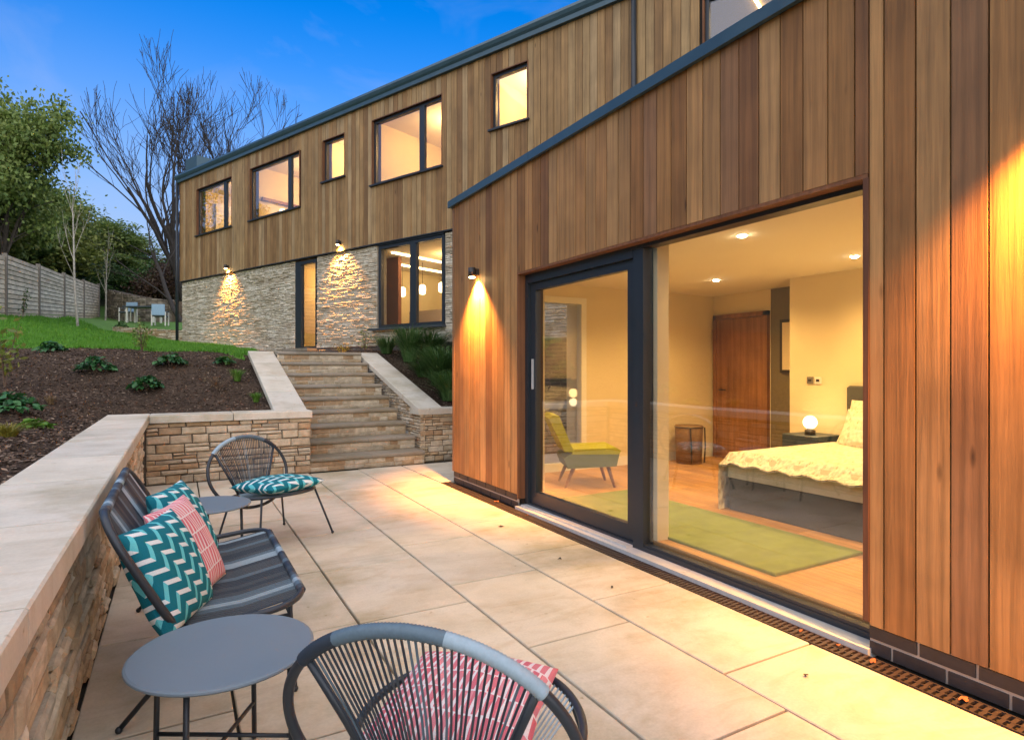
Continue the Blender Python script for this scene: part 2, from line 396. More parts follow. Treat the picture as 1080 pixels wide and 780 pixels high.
# ------------------------------------------------------------------ terrain
CP = [(-.76,-4,.80),(-.76,0,.80),(-.76,3,.80),(-.76,6,.80),(-.76,8.8,.79),(-3,1,.95),(-3,5,1.05),(-6,3,1.4),(-6,9,1.65),(-6,-4,1.3),
      (.2,8.85,.79),(1.1,8.85,.80),(-1.4,10,1.12),(.1,10.3,1.28),(1.0,9.3,.92),(1.0,10,1.13),(1.1,10.6,1.27),(1.1,11.2,1.42),(1.05,11.7,1.62),(3.45,9.4,.95),(3.45,10.8,1.36),(-1.77,8.98,1.10),
      (-3.05,14.6,1.78),(-1.39,13.4,1.77),(.09,12.2,1.70),(.75,11.6,1.68),(1.4,12.5,1.70),(2.4,12.4,1.70),(3.0,12.4,1.70),(2.4,15,1.74),(3.3,14,1.72),
      (1.47,18.93,2.02),(.16,22.2,2.2),(-4.51,22.97,2.98),(-4.27,26.4,3.22),(-4.08,30.3,3.50),(-3.86,34.15,3.78),(-3.59,37.4,4.04),
      (-2.84,24.4,2.74),(-2.15,27.3,2.74),(-.4,24.2,2.48),(.06,33,3.65),(-1.47,32.8,3.55),(-1.5,20,2.3),(-3.3,18.5,2.35),(-6,17,2.6),
      (3.5,8.85,.78),(4.3,8.85,.80),(5.2,9.0,.85),(3.5,10.2,1.16),(4.2,10.5,1.35),(3.5,11.5,1.60),(4.3,11.8,1.75),
      (-12,10,3.0),(-12,25,5.2),(-10,40,6.5),(-3,48,7.0),(5,45,5.5),(-20,0,4),(-20,60,11),(0,75,9),(20,70,8),(-35,30,13),(-40,90,17),(10,110,11),(50,100,14),
      (-40,-20,6),(0,-25,1),(40,-20,0),(50,30,2),(20,30,2.5),(90,60,6),(-80,40,28),(-70,140,22),(20,170,17),(90,150,14),(90,-20,0)]
CPa = np.array(CP, float)
def _U(r2): return np.where(r2 > 0, r2*np.log(np.maximum(r2, 1e-12)), 0)
def _fit():
    P = CPa[:, :2]; n = len(P); d2 = ((P[:, None]-P[None])**2).sum(2)
    A = np.zeros((n+3, n+3)); A[:n, :n] = _U(d2)+np.eye(n)*.02; A[:n, n] = 1; A[:n, n+1:] = P; A[n:, :n] = A[:n, n:].T
    b = np.zeros(n+3); b[:n] = CPa[:, 2]; return np.linalg.solve(A, b)
TW = _fit()
def zta(x, y):
    x = np.asarray(x, float); y = np.asarray(y, float); P = CPa[:, :2]; n = len(P)
    d2 = (x[..., None]-P[:, 0])**2+(y[..., None]-P[:, 1])**2
    z = _U(d2) @ TW[:n]+TW[n]+TW[n+1]*x+TW[n+2]*y
    return z+.012*np.sin(3.1*x+1.3*y)+.010*np.sin(5.3*y-2.2*x)
def zt(x, y): return float(zta(x, y))
def side(x, y): return (x-FO[0])*FN[0]+(y-FO[1])*FN[1]   # >0: garden side of the facade

def is_hole(x, y):
    h = (x > -.50) & (y < 8.68) & (y > -6) & (x < 12)
    h |= (x > 1.16) & (x < 3.36) & (y >= 8.4) & (y < 11.72)
    s = (x-FO[0])*FD[0]+(y-FO[1])*FD[1]
    h |= (side(x, y) < -.12) & (s < 11.9) & (side(x, y) > -9)
    return h
def is_lawn(x, y):
    D = x*FW[0]+y*FW[1]; px = 540+635*(x*RT[0]+y*RT[1])/np.maximum(D, .3)
    e = 10.35+.0055*(262-px)+.10*np.sin(2.3*x+y)+.05*np.sin(7*x)
    s = (x-FO[0])*FD[0]+(y-FO[1])*FD[1]
    return (D > e) & (x < 1.34) & (x > -9) & ~((x > 1.0) & (y < 11.9))
def is_path(x, y): return (x > 1.34) & (x < 3.0) & (y > 11.3)
def grid(a, b, fine0, fine1, st, extra):
    g = list(np.arange(fine0, fine1+1e-6, st)); k = st
    x = fine1
    while x < b: k *= 1.22; x += k; g.append(x)
    k = st; x = fine0
    while x > a: k *= 1.22; x -= k; g.append(x)
    return np.array(sorted(set([round(v, 4) for v in g+extra])))
gx = grid(-80, 90, -7, 6, .14, [-.50, 1.16, 3.36]); gy = grid(-26, 170, -1, 26, .14, [8.68, 11.72])
def ground_sheet():
    X, Y = np.meshgrid(gx, gy, indexing='ij'); Z = zta(X, Y)
    nx, ny = X.shape
    cx = (X[:-1, :-1]+X[1:, 1:])/2; cy = (Y[:-1, :-1]+Y[1:, 1:])/2
    hole = is_hole(cx, cy); lawn = is_lawn(cx, cy) ; far = (depth(cx, cy) > 36) | (cx < -4.7-(cy-23)*-.055) & (depth(cx, cy) > 10) | (cx < -9)
    lawn &= ~far
    bed = ~hole & ~lawn & ~far
    idx = np.arange(nx*ny).reshape(nx, ny)
    pts = np.stack([X, Y, Z], 2).reshape(-1, 3)
    for name, mask, mat in (('planting_bed', bed, 'mulch'), ('lawn', lawn, 'lawn'), ('woodland_ground', far & ~hole, 'wild')):
        i, j = np.nonzero(mask)
        q = np.stack([idx[i, j], idx[i+1, j], idx[i+1, j+1], idx[i, j+1]], 1)
        us, inv = np.unique(q, return_inverse=True); q = inv.reshape(q.shape)
        me = bpy.data.meshes.new(name); me.from_pydata(pts[us].tolist(), [], q.tolist()); me.materials.append(M[mat])
        me.polygons.foreach_set('use_smooth', [True]*len(me.polygons)); o = bpy.data.objects.new(name, me); COL.objects.link(o); tag(o, kind='structure')
ground_sheet()
nr = np.random.RandomState(3)
def soup(name, quads, mat, kind='stuff', parent=None):
    """quads: (n,k,3) array of separate k-gons"""
    n, k, _ = quads.shape; me = bpy.data.meshes.new(name)
    me.vertices.add(n*k); me.vertices.foreach_set('co', quads.reshape(-1).astype(np.float32))
    me.loops.add(n*k); me.loops.foreach_set('vertex_index', np.arange(n*k, dtype=np.int32))
    me.polygons.add(n); me.polygons.foreach_set('loop_start', np.arange(0, n*k, k, dtype=np.int32)); me.polygons.foreach_set('loop_total', np.full(n, k, dtype=np.int32))
    me.materials.append(mat); me.update(calc_edges=True); me.validate()
    o = bpy.data.objects.new(name, me); COL.objects.link(o)
    if kind: tag(o, kind=kind)
    if parent is not None: o.parent = parent
    return o
def rand_rot(n):
    q = nr.normal(size=(n, 4)); q /= np.linalg.norm(q, axis=1)[:, None]; w, x, y, z = q.T
    return np.stack([np.stack([1-2*(y*y+z*z), 2*(x*y-z*w), 2*(x*z+y*w)], 1), np.stack([2*(x*y+z*w), 1-2*(x*x+z*z), 2*(y*z-x*w)], 1), np.stack([2*(x*z-y*w), 2*(y*z+x*w), 1-2*(x*x+y*y)], 1)], 1)
def leaf_quads(pts, L, W, R3=None):
    n = len(pts)
    if R3 is None: R3 = rand_rot(n)
    L = np.broadcast_to(L, (n,))[:, None]; W = np.broadcast_to(W, (n,))[:, None]
    a = R3[:, :, 0]; b = R3[:, :, 1]
    return np.stack([pts-a*L*.5, pts+b*W*.5-a*L*.05, pts+a*L*.5, pts-b*W*.5-a*L*.05], 1)
def grass_blades():
    n = 150000; D = 10.0+(nr.rand(n)**1.8)*16; px = nr.uniform(-190, 330, n); u = (px-540)/635
    x = FW[0]*D+RT[0]*u*D; y = FW[1]*D+RT[1]*u*D
    ok = is_lawn(x, y) & ~is_hole(x, y) & (x > -4.5) & (side(x, y) > .05); x, y, D = x[ok], y[ok], D[ok]
    z = zta(x, y)-.005; h = nr.uniform(.035, .085, len(x))*(1+D*.01); a = nr.rand(len(x))*6.283; w = .004+.0006*D
    dx, dy = np.cos(a)*w, np.sin(a)*w; lx, ly = nr.normal(0, .022, (2, len(x)))
    q = np.stack([np.stack([x-dx, y-dy, z], 1), np.stack([x+dx, y+dy, z], 1), np.stack([x+lx, y+ly, z+h], 1)], 1)
    soup('grass', q, M['grass'])
grass_blades()
def bark_chips():
    n = 70000; D = 2.0+(nr.rand(n)**.8)*11; px = nr.uniform(-330, 500, n); u = (px-540)/635
    x = FW[0]*D+RT[0]*u*D; y = FW[1]*D+RT[1]*u*D
    ok = ~is_hole(x, y) & ~is_lawn(x, y) & ~((x > -.74) & (y < 8.8)) & ~is_path(x, y) & ~((x > 1.1) & (x < 3.5) & (y > 8.4) & (y < 12)) & (side(x, y) > .1); x, y = x[ok], y[ok]
    p = np.stack([x, y, zta(x, y)+nr.uniform(0, .018, len(x))], 1)
    Rm = rand_rot(len(x)); 
    # mostly flat flakes
    Rm[:, 2, 0] *= .4; Rm[:, 2, 1] *= .4
    soup('bark_mulch', leaf_quads(p, nr.uniform(.02, .075, len(x)), nr.uniform(.012, .03, len(x)), Rm), M['chips'])
bark_chips()

# ------------------------------------------------------------------ stonework
def stones(mb, T, L, z0, ztop, hr=(.07,.14), wr=(.16,.38), pro=(.012,.035), gap=.008, z1max=None, split=.3, rn=rnd, jit=.007):
    """stones on a face; T maps (u, out, z); ztop(u) gives the top"""
    zt_max = max(ztop(0), ztop(L), ztop(L/2)); z = z0
    while z < zt_max-.015:
        h = min(rn.uniform(*hr), zt_max-z)
        if zt_max-(z+h) < hr[0]*.6: h = zt_max-z
        u = -rn.uniform(0, wr[0]*.6)
        while u < L-.01:
            w = rn.uniform(*wr); u1 = u+w
            if L-u1 < wr[0]*.4: u1 = L
            u1 = min(L, u1); a = max(0, u)
            rows = [(z, z+h)]
            if h > hr[0]*1.35 and rn.random() < split:
                m = z+h*rn.uniform(.38, .62); rows = [(z, m), (m, z+h)]
            for (b, t) in rows:
                segs = [(a, u1)]
                if len(rows) == 2 and u1-a > wr[0]*1.6: 
                    k = a+(u1-a)*rn.uniform(.35, .65); segs = [(a, k), (k, u1)] if rn.random() < .5 else segs
                for (s0, s1) in segs:
                    tt = min(t, ztop(s0), ztop(s1))
                    if tt-b < .012 or s1-s0 < .02: continue
                    g = gap/2; p = rn.uniform(*pro); e = min(.010+rn.random()*.008, (tt-b)*.28, (s1-s0)*.25)
                    J = lambda: rn.uniform(-jit, jit)
                    o4 = [(s0+g+max(0, J()), 0, b+g), (s1-g, 0, b+g+max(0, J())), (s1-g-max(0, J()), 0, tt-g), (s0+g, 0, tt-g-max(0, J()))]
                    m4 = [(q[0], p*.6, q[2]) for q in o4]
                    i4 = [(s0+g+e+abs(J()), p+J()*.6, b+g+e), (s1-g-e, p+J()*.6, b+g+e+abs(J())), (s1-g-e-abs(J()), p+J()*.6, tt-g-e), (s0+g+e, p+J()*.6, tt-g-e-abs(J()))]
                    vs = [T(*q) for q in o4+m4+i4]
                    fs = []
                    for r in (0, 4):
                        fs += [(r+j, r+(j+1) % 4, r+4+(j+1) % 4, r+4+j) for j in range(4)]
                    fs.append((8, 9, 10, 11)); mb.add(vs, fs)
            u = u1
        z += h

# ------------------------------------------------------------------ terrace
def terrace():
    base = MB(); base.box(-.56, 3.3, -6, 8.66, -.30, -.022); base.box(3.3, 9, 6.86, 8.66, -.30, -.022)
    b = base.build('terrace_base', M['joint']); tag(b, kind='structure')
    mb = MB(); xs = [-.36, .205, .872, 1.538, 2.195, 2.832]
    starts = {0: 3.67, 1: 3.33, 2: 4.27, 3: 3.603, 4: 2.955}
    lens = {0: .95, 1: .97, 2: .96, 3: .992, 4: 1.003}
    rn = random.Random(5); g = .0065
    for k in range(5):
        x0, x1 = xs[k], xs[k+1]
        s = starts[k]; ln = lens[k]
        ys = [s+i*ln for i in range(-10, 3)]
        y = ys[-1]
        while y < 8.42: y += rn.choice([.66, .95, .8, .66]); ys.append(y)
        ys[-1] = 8.42
        for a, c in zip(ys[:-1], ys[1:]):
            if c-a < .1: continue
            if c-a > .2: mb.cbox(x0+g, x1-g, a+g, c-g, -.03, rn.uniform(-.0015, .0015), .004)
    # the strip beyond the corner of the wing
    xx = 2.842
    for x1 in (3.5, 4.2, 4.9, 5.6, 6.4):
        for (a, c) in ((6.96, 7.72), (7.72, 8.42)): mb.cbox(xx+g, x1-g, a+g, c-g, -.03, 0, .004)
        xx = x1
    o = mb.build('terrace', M['paving']); tag(o, kind='structure')
terrace()

# ------------------------------------------------------------------ retaining walls, copings and steps
def coping_row(mb, T, L, w, zfun, th=.09, seg=.9, over=0.0, rn=rnd, first=0):
    u = 0
    us = [0]
    while us[-1] < L-.3: us.append(min(L, us[-1]+seg*rn.uniform(.93, 1.05)))
    us[-1] = L
    for a, b in zip(us[:-1], us[1:]):
        g = .0045; a += g; b -= g; c = .007
        vs = []
        for (uu) in (a, b):
            z = zfun(uu)
            vs += [T(uu, 0, z-th), T(uu, 0, z-c), T(uu, c, z), T(uu, w-c, z), T(uu, w, z-c), T(uu, w, z-th)]
        n = 6
        mb.add(vs, [(i, (i+1) % n, n+(i+1) % n, n+i) for i in range(n)]+[tuple(range(n))[::-1], tuple(range(n, 2*n))])
w1 = thing('retaining_wall', (-.55, 3, 0), 'long stone retaining wall with wide pale coping running behind the woven sofa', 'wall')
mb = MB(); mb.box(-.72, -.378, -3, 8.80, -.05, .745); mb.build('core', M['mortar'], w1, world=True)
mb = MB(); stones(mb, lambda u, o, z: (-.378+o, -3+u, z), 11.40, 0, lambda u: .745, hr=(.05,.12), wr=(.14,.40), pro=(.006,.032), jit=.009, gap=.010); mb.build('stonework', M['stone'], w1, world=True)
mb = MB(); coping_row(mb, lambda u, o, z: (-.76+o, -3+u, z), 11.83, .452, lambda u: .84, seg=.98); mb.build('coping', M['coping'], w1, world=True)
w2 = thing('retaining_wall', (.6, 8.6, 0), 'low stone wall with pale coping behind the round chair, ending at the steps', 'wall')
mb = MB(); mb.box(-.376, 1.555, 8.445, 8.78, -.05, .745); mb.build('core', M['mortar'], w2, world=True)
mb = MB(); stones(mb, lambda u, o, z: (-.34+u, 8.445-o, z), 1.905, 0, lambda u: .745, hr=(.05,.115), wr=(.13,.34), pro=(.012,.04), jit=.011, gap=.009)
stones(mb, lambda u, o, z: (1.555+o*.5, 8.445+u, z), .25, 0, lambda u: .745, hr=(.07,.15), wr=(.15,.3)); mb.build('stonework', M['stone'], w2, world=True)
mb = MB(); coping_row(mb, lambda u, o, z: (-.306+u, 8.83-o, z), 1.886, .45, lambda u: .84, seg=.95); mb.build('coping', M['coping'], w2, world=True)
w3 = thing('retaining_wall', (4.2, 8.6, 0), 'short stone wall with coping between the steps and the timber corner of the house', 'wall')
mb = MB(); mb.box(3.27, 6.0, 8.592, 8.88, -.05, .715); mb.build('core', M['mortar'], w3, world=True)
mb = MB(); stones(mb, lambda u, o, z: (3.18+u, 8.59-o, z), 2.8, 0, lambda u: .715, hr=(.045,.09), wr=(.11,.28), pro=(.01,.025)); mb.build('stonework', M['stone'], w3, world=True)
mb = MB(); coping_row(mb, lambda u, o, z: (3.14+u, 8.93-o, z), 2.9, .39, lambda u: .805, seg=.95); mb.build('coping', M['coping'], w3, world=True)
# steps
st = thing('garden_steps', (2.38, 8.5, 0), 'nine stone garden steps between sloping copings climbing to the upper house', 'steps')
RI, TR, Y0 = .19, .352, 8.46
for k in range(9):
    z = RI*(k+1); y = Y0+TR*k; xl = 1.56-.004*k; xr = 3.20-.024*k
    mb = MB(); n0 = y-.035
    prof = [(y+TR+.02, z-.055), (n0+.012, z-.055), (n0+.002, z-.046), (n0, z-.03), (n0+.004, z-.012), (n0+.014, z-.002), (n0+.03, z), (y+TR+.02, z)]
    if k == 8: prof[0] = (12.1, z-.055); prof[-1] = (12.1, z)
    cuts = sorted([xl, xl+(xr-xl)*rnd.uniform(.4, .6), xr])
    for a, b in zip(cuts[:-1], cuts[1:]): mb.prism(prof[::-1], a+.002, b-.002)
    t = mb.build('tread', M['tread'], st, world=True)
    mb = MB(); stones(mb, lambda u, o, zz: (xl+u, y-o*.6, zz), xr-xl, z-RI+.001, lambda u: z-.056, hr=(.05,.07), wr=(.12,.32), pro=(.006,.018), split=0)
    mb.box(xl, xr, y, y+.08, z-RI, z-.056); mb.build('riser', M['stone'], st, world=True)
zl = lambda u: .842+u*.283
mb = MB(); coping_row(mb, lambda u, o, z: (1.13-.012*u+o, 8.63+u, z), 3.12, .425, zl, th=.085, seg=.8); cw = mb.build('side_coping', M['coping'], st, world=True)
mb = MB(); mb.prism([(8.47, -.05), (11.8, -.05), (11.8, 1.60), (8.47, .68)], 1.22, 1.50); mb.build('side_wall', M['mortar'], st, world=True)
mb = MB(); stones(mb, lambda u, o, z: (1.50+o, 8.47+u, z), 3.2, .05, lambda u: .72+u*.283, hr=(.05,.1), wr=(.12,.3), pro=(.01,.05)); mb.build('side_stonework', M['stone'], st, world=True)
mb = MB(); coping_row(mb, lambda u, o, z: (3.14-.035*u+o, 8.56+u, z), 3.1, .40, lambda u: .81+u*.293, th=.085, seg=.8); mb.build('side_coping', M['coping'], st, world=True)
mb = MB(); q0, q1 = (3.262, 8.60), (3.160, 11.66)
mb.add([(q0[0], q0[1], -.05), (q1[0], q1[1], -.05), (q1[0], q1[1], 1.60), (q0[0], q0[1], .70), (q0[0]+.2, q0[1], -.05), (q1[0]+.2, q1[1], -.05), (q1[0]+.2, q1[1], 1.60), (q0[0]+.2, q0[1], .70)], [(0,1,2,3)[::-1], (4,5,6,7), (3,2,6,7)[::-1], (0,3,7,4)[::-1], (1,2,6,5), (0,1,5,4)])
mb.build('side_wall', M['mortar'], st, world=True)
mb = MB(); stones(mb, lambda u, o, z: (3.250-.033*u-o, 8.56+u, z), 3.1, .05, lambda u: .715+u*.293, hr=(.04,.08), wr=(.1,.25), pro=(.01,.03)); mb.build('side_stonework', M['stone'], st, world=True)
# path between the steps and the door
mb = MB()
for (a, b) in ((12.1, 12.9), (12.9, 13.7), (13.7, 14.5), (14.5, 15.9)):
    for (x0, x1) in ((1.36, 2.2), (2.2, 3.0)):
        if side(x0, b) > .3: mb.cbox(x0+.004, x1-.004, a+.004, b-.004, 1.5, 1.715, .004)
tag(mb.build('path', M['paving']), kind='structure')

# ------------------------------------------------------------------ the house
house = thing('house', (5.5, 6.5, 0), 'long modern house clad in vertical cedar boards over pale split stone with lit windows', 'house')
HB = lambda mb, name, mat, smooth=False, par=None: mb.build(name, mat, par or house, smooth, world=True)
# --- single storey wing: front wall at x = 2.97
YC, YL, YR, ZH = 6.88, 5.26, 1.745, 2.365      # corner, opening left/right, head
def wing():
    mb = MB()
    mb.box(3.0, 3.28, YL, YC-.02, 0, 3.38); mb.box(3.0, 3.28, -3, YR, 0, 3.38); mb.box(3.0, 3.28, YR, YL, ZH+.02, 3.38)
    HB(mb, 'wall', M['gap'])
    # cedar boards
    mb = MB(); rn = random.Random(11); p = .143; y = 1.671+p*0
    ys = [1.671+p*i for i in range(-33, 40)]
    for a in ys:
        b = a+p-.008
        if a > YC-.03: break
        b = min(b, YC)
        z0 = .145; x0 = 2.97+rn.uniform(-.0015, .0015)
        if a < YR < b:
            mb.box(2.9705, 2.992, a, YR-.010, z0, 3.40); mb.box(x0, 2.992, YR-.002, b, ZH, 3.40); continue
        if a+.005 >= YR-.08 and b <= YL+.01: z0 = ZH
        elif a < YL < b: 
            mb.box(x0, 2.992, a, YL, ZH, 3.40); mb.box(x0, 2.992, YL+.001, b, z0, 3.40) if b-YL > .02 else None; continue
        mb.box(x0, 2.992, a, b, z0, 3.40)
    # boards that return round the corner
    for i in range(24):
        a = 3.0+p*i; mb.box(a, a+p-.008, YC-.002, YC+.02, 2.34 if 3.8 < a < 4.62 else .145, 3.40)
    HB(mb, 'cladding', M['cedar'])
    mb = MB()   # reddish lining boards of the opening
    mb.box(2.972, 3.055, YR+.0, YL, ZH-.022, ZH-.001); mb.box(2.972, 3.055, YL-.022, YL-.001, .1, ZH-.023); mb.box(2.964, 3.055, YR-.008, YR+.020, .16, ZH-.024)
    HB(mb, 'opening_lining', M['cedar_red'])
    # zinc fascia and flat roof
    mb = MB()
    for (a, b) in ((-3, 1.97), (1.974, 4.96), (4.964, 6.93)): mb.prism([(2.925, 3.395), (2.925, 3.475), (2.945, 3.485), (3.1, 3.485), (3.1, 3.47), (2.96, 3.44), (2.96, 3.395)][::-1], a, b, 'y')
    mb.box(2.962, 7.0, YC+.022, YC+.05, 3.395, 3.485)
    HB(mb, 'fascia', M['zinc'])
    mb = MB(); mb.box(2.985, 7.9, -3, YC, 3.30, 3.455); HB(mb, 'roof', M['roofing'])
    # dark brick plinth
    mb = MB(); mbm = MB()
    for (a, b) in ((YL, YC-.01), (-3, YR)):
        mbm.box(2.992, 3.02, a, b, 0, .142)
        for r, z in enumerate((.004, .078)):
            k = math.floor((a)/.235)-1
            while k*.235 < b:
                s0 = max(a+.002, k*.235+.1175*r); s1 = min(b-.002, k*.235+.1175*r+.222); k += 1
                if s1-s0 > .02: mb.box(2.984, 2.993, s0, s1, z, z+.058)
        pl = HB(mbm, 'plinth', M['bmortar']); HB(mb, 'brickwork', M['brick'], par=pl); mbm, mb = MB(), MB()
    mbm = MB(); mb = MB(); mbm.box(2.992, 6.5, YC-.012, YC+.005, 0, .142)
    for r, z in enumerate((.004, .078)):
        for k in range(14): mb.box(3.0+k*.235+.1*r, 3.222+k*.235+.1*r, YC+.004, YC+.013, z, z+.058)
    pl = HB(mbm, 'plinth', M['bmortar']); HB(mb, 'brickwork', M['brick'], par=pl)
    mbm, mb = MB(), MB()
wing()
def glazing():
    F = M['frame']
    # fixed outer frame
    mb = MB()
    mb.box(3.056, 3.16, YL-.075, YL-.023, .06, ZH-.023)                 # left jamb
    mb.box(3.056, 3.16, 3.60, YL-.075, 2.255, ZH-.023)                   # head over the slider
    mb.box(3.056, 3.16, YR+.02, 3.60, 2.315, ZH-.023)                    # head over the fixed pane
    mb.box(3.066, 3.16, YR+.02, YL-.024, .03, .062)                      # sill rail
    mb.box(3.060, 3.16, 3.485, 3.60, .062, 2.314)                        # post
    mb.box(3.062, 3.16, YR+.021, YR+.04, .062, 2.314)
    mb.box(3.072, 3.125, YR+.04, 3.485, .062, .082)
    fr = HB(mb, 'glazing_frame', F)
    w = thing_part('sliding_door')
    mb = MB()
    mb.box(3.09, 3.15, 5.095, 5.184, .064, 2.253); mb.box(3.09, 3.15, 3.602, 3.70, .064, 2.253)
    mb.box(3.09, 3.15, 3.70, 5.095, .064, .185); mb.box(3.09, 3.15, 3.70, 5.095, 2.18, 2.253)
    sd = HB(mb, 'sliding_door', F)
    mb = MB(); mb.box(3.114, 3.124, 3.69, 5.10, .18, 2.19); HB(mb, 'pane', M['glass'], par=sd)
    mb = MB(); mb.box(3.075, 3.09, 5.13, 5.148, 1.2, 1.5); HB(mb, 'handle', M['sill'], par=sd)
    mb = MB(); mb.box(3.094, 3.104, YR+.03, 3.492, .075, 2.322); HB(mb, 'picture_pane', M['glass'])
    # threshold
    mb = MB()
    for (a, b) in ((YR-.01, 3.0), (3.004, 5.27)): mb.box(2.955, 3.066, a, b, -.02, .028)
    mb.box(3.0, 3.066, 3.61, 5.23, .0285, .045)
    HB(mb, 'threshold', M['sill'])
def thing_part(n): return None
glazing()
# --- bedroom shell
def bedroom():
    mb = MB(); rn = random.Random(4); z = .1
    x = 3.165
    while x < 7.05:
        y = -1+rn.uniform(0, 1)
        x1 = min(x+.18, 7.05); y = .25-rn.uniform(0, 1.2)
        while y < 6.45:
            y1 = y+rn.uniform(1.4, 2.2); mb.cbox(x+.0008, x1-.0008, max(y, .2)+.0008, min(y1, 6.45)-.0008, .06, z, .001); y = y1
        x += .18
    HB(mb, 'floor', M['oak'])
    mb = MB(); mb.box(3.2, 7.9, -.1, 6.6, 2.48, 2.62); HB(mb, 'ceiling', M['ceil'])
    mb = MB()
    # left end wall with a glazed door opening x 3.93..4.66
    mb.box(3.28, 3.90, 6.42, 6.86, .0, 2.48); mb.box(4.66, 7.05, 6.42, 6.86, 0, 2.48); mb.box(3.90, 4.66, 6.42, 6.86, 2.32, 2.48)
    mb.box(6.40, 6.52, .1, 4.69, 0, 2.48); mb.box(6.522, 7.0, 4.57, 4.688, 0, 2.48)
    mb.box(7.0, 7.1, 5.42, 6.42, 0, 2.48)
    mb.box(3.2, 6.4, .05, .19, 0, 2.48)
    # plaster behind the piers and a post behind the frame
    mb.box(3.282, 3.30, YL, 6.42, .1, 2.48); mb.box(3.282, 3.30, .19, YR-.02, .1, 2.48); mb.box(3.16, 3.3, YR, YL, 2.40, 2.48)
    mb.box(3.165, 3.28, 3.445, 3.54, .1, 2.42)
    HB(mb, 'interior_wall', M['plaster'])
    mb = MB(); mb.box(7.0, 7.1, 4.69, 5.418, 0, 2.48); HB(mb, 'corridor_wall', M['darkwall'])
    mb = MB()
    mb.box(4.66, 6.98, 6.405, 6.418, .1, .22); mb.box(6.385, 6.398, .19, 4.69, .1, .22); HB(mb, 'skirting', M['whitepaint'])
    # glazed garden door in the end wall
    mb = MB(); mb.box(3.90, 3.96, 6.40, 6.50, .1, 2.32); mb.box(4.58, 4.66, 6.40, 6.50, .1, 2.32); mb.box(3.96, 4.58, 6.40, 6.50, 2.24, 2.32); mb.box(3.96, 4.58, 6.40, 6.50, .1, .2)
    d = HB(mb, 'garden_door', M['whitepaint'])
    mb = MB(); mb.box(3.95, 4.59, 6.45, 6.46, .19, 2.25); HB(mb, 'pane', M['glass'], par=d)
    # timber bedroom door
    mb = MB(); mb.box(6.955, 6.99, 5.50, 6.31, .105, 2.12); d = HB(mb, 'bedroom_door', M['door_wood'])
    mb = MB(); mb.box(6.94, 6.998, 6.31, 6.37, .1, 2.19); mb.box(6.94, 6.998, 5.43, 5.50, .1, 2.19); mb.box(6.94, 6.998, 5.43, 6.37, 2.125, 2.19); HB(mb, 'door_frame', M['door_wood'], par=d)
    mb = MB(); mb.tube([(6.955, 6.22, 1.10), (6.90, 6.22, 1.10), (6.90, 6.10, 1.10)], .01); HB(mb, 'handle', M['lampbody'], par=d)
bedroom()

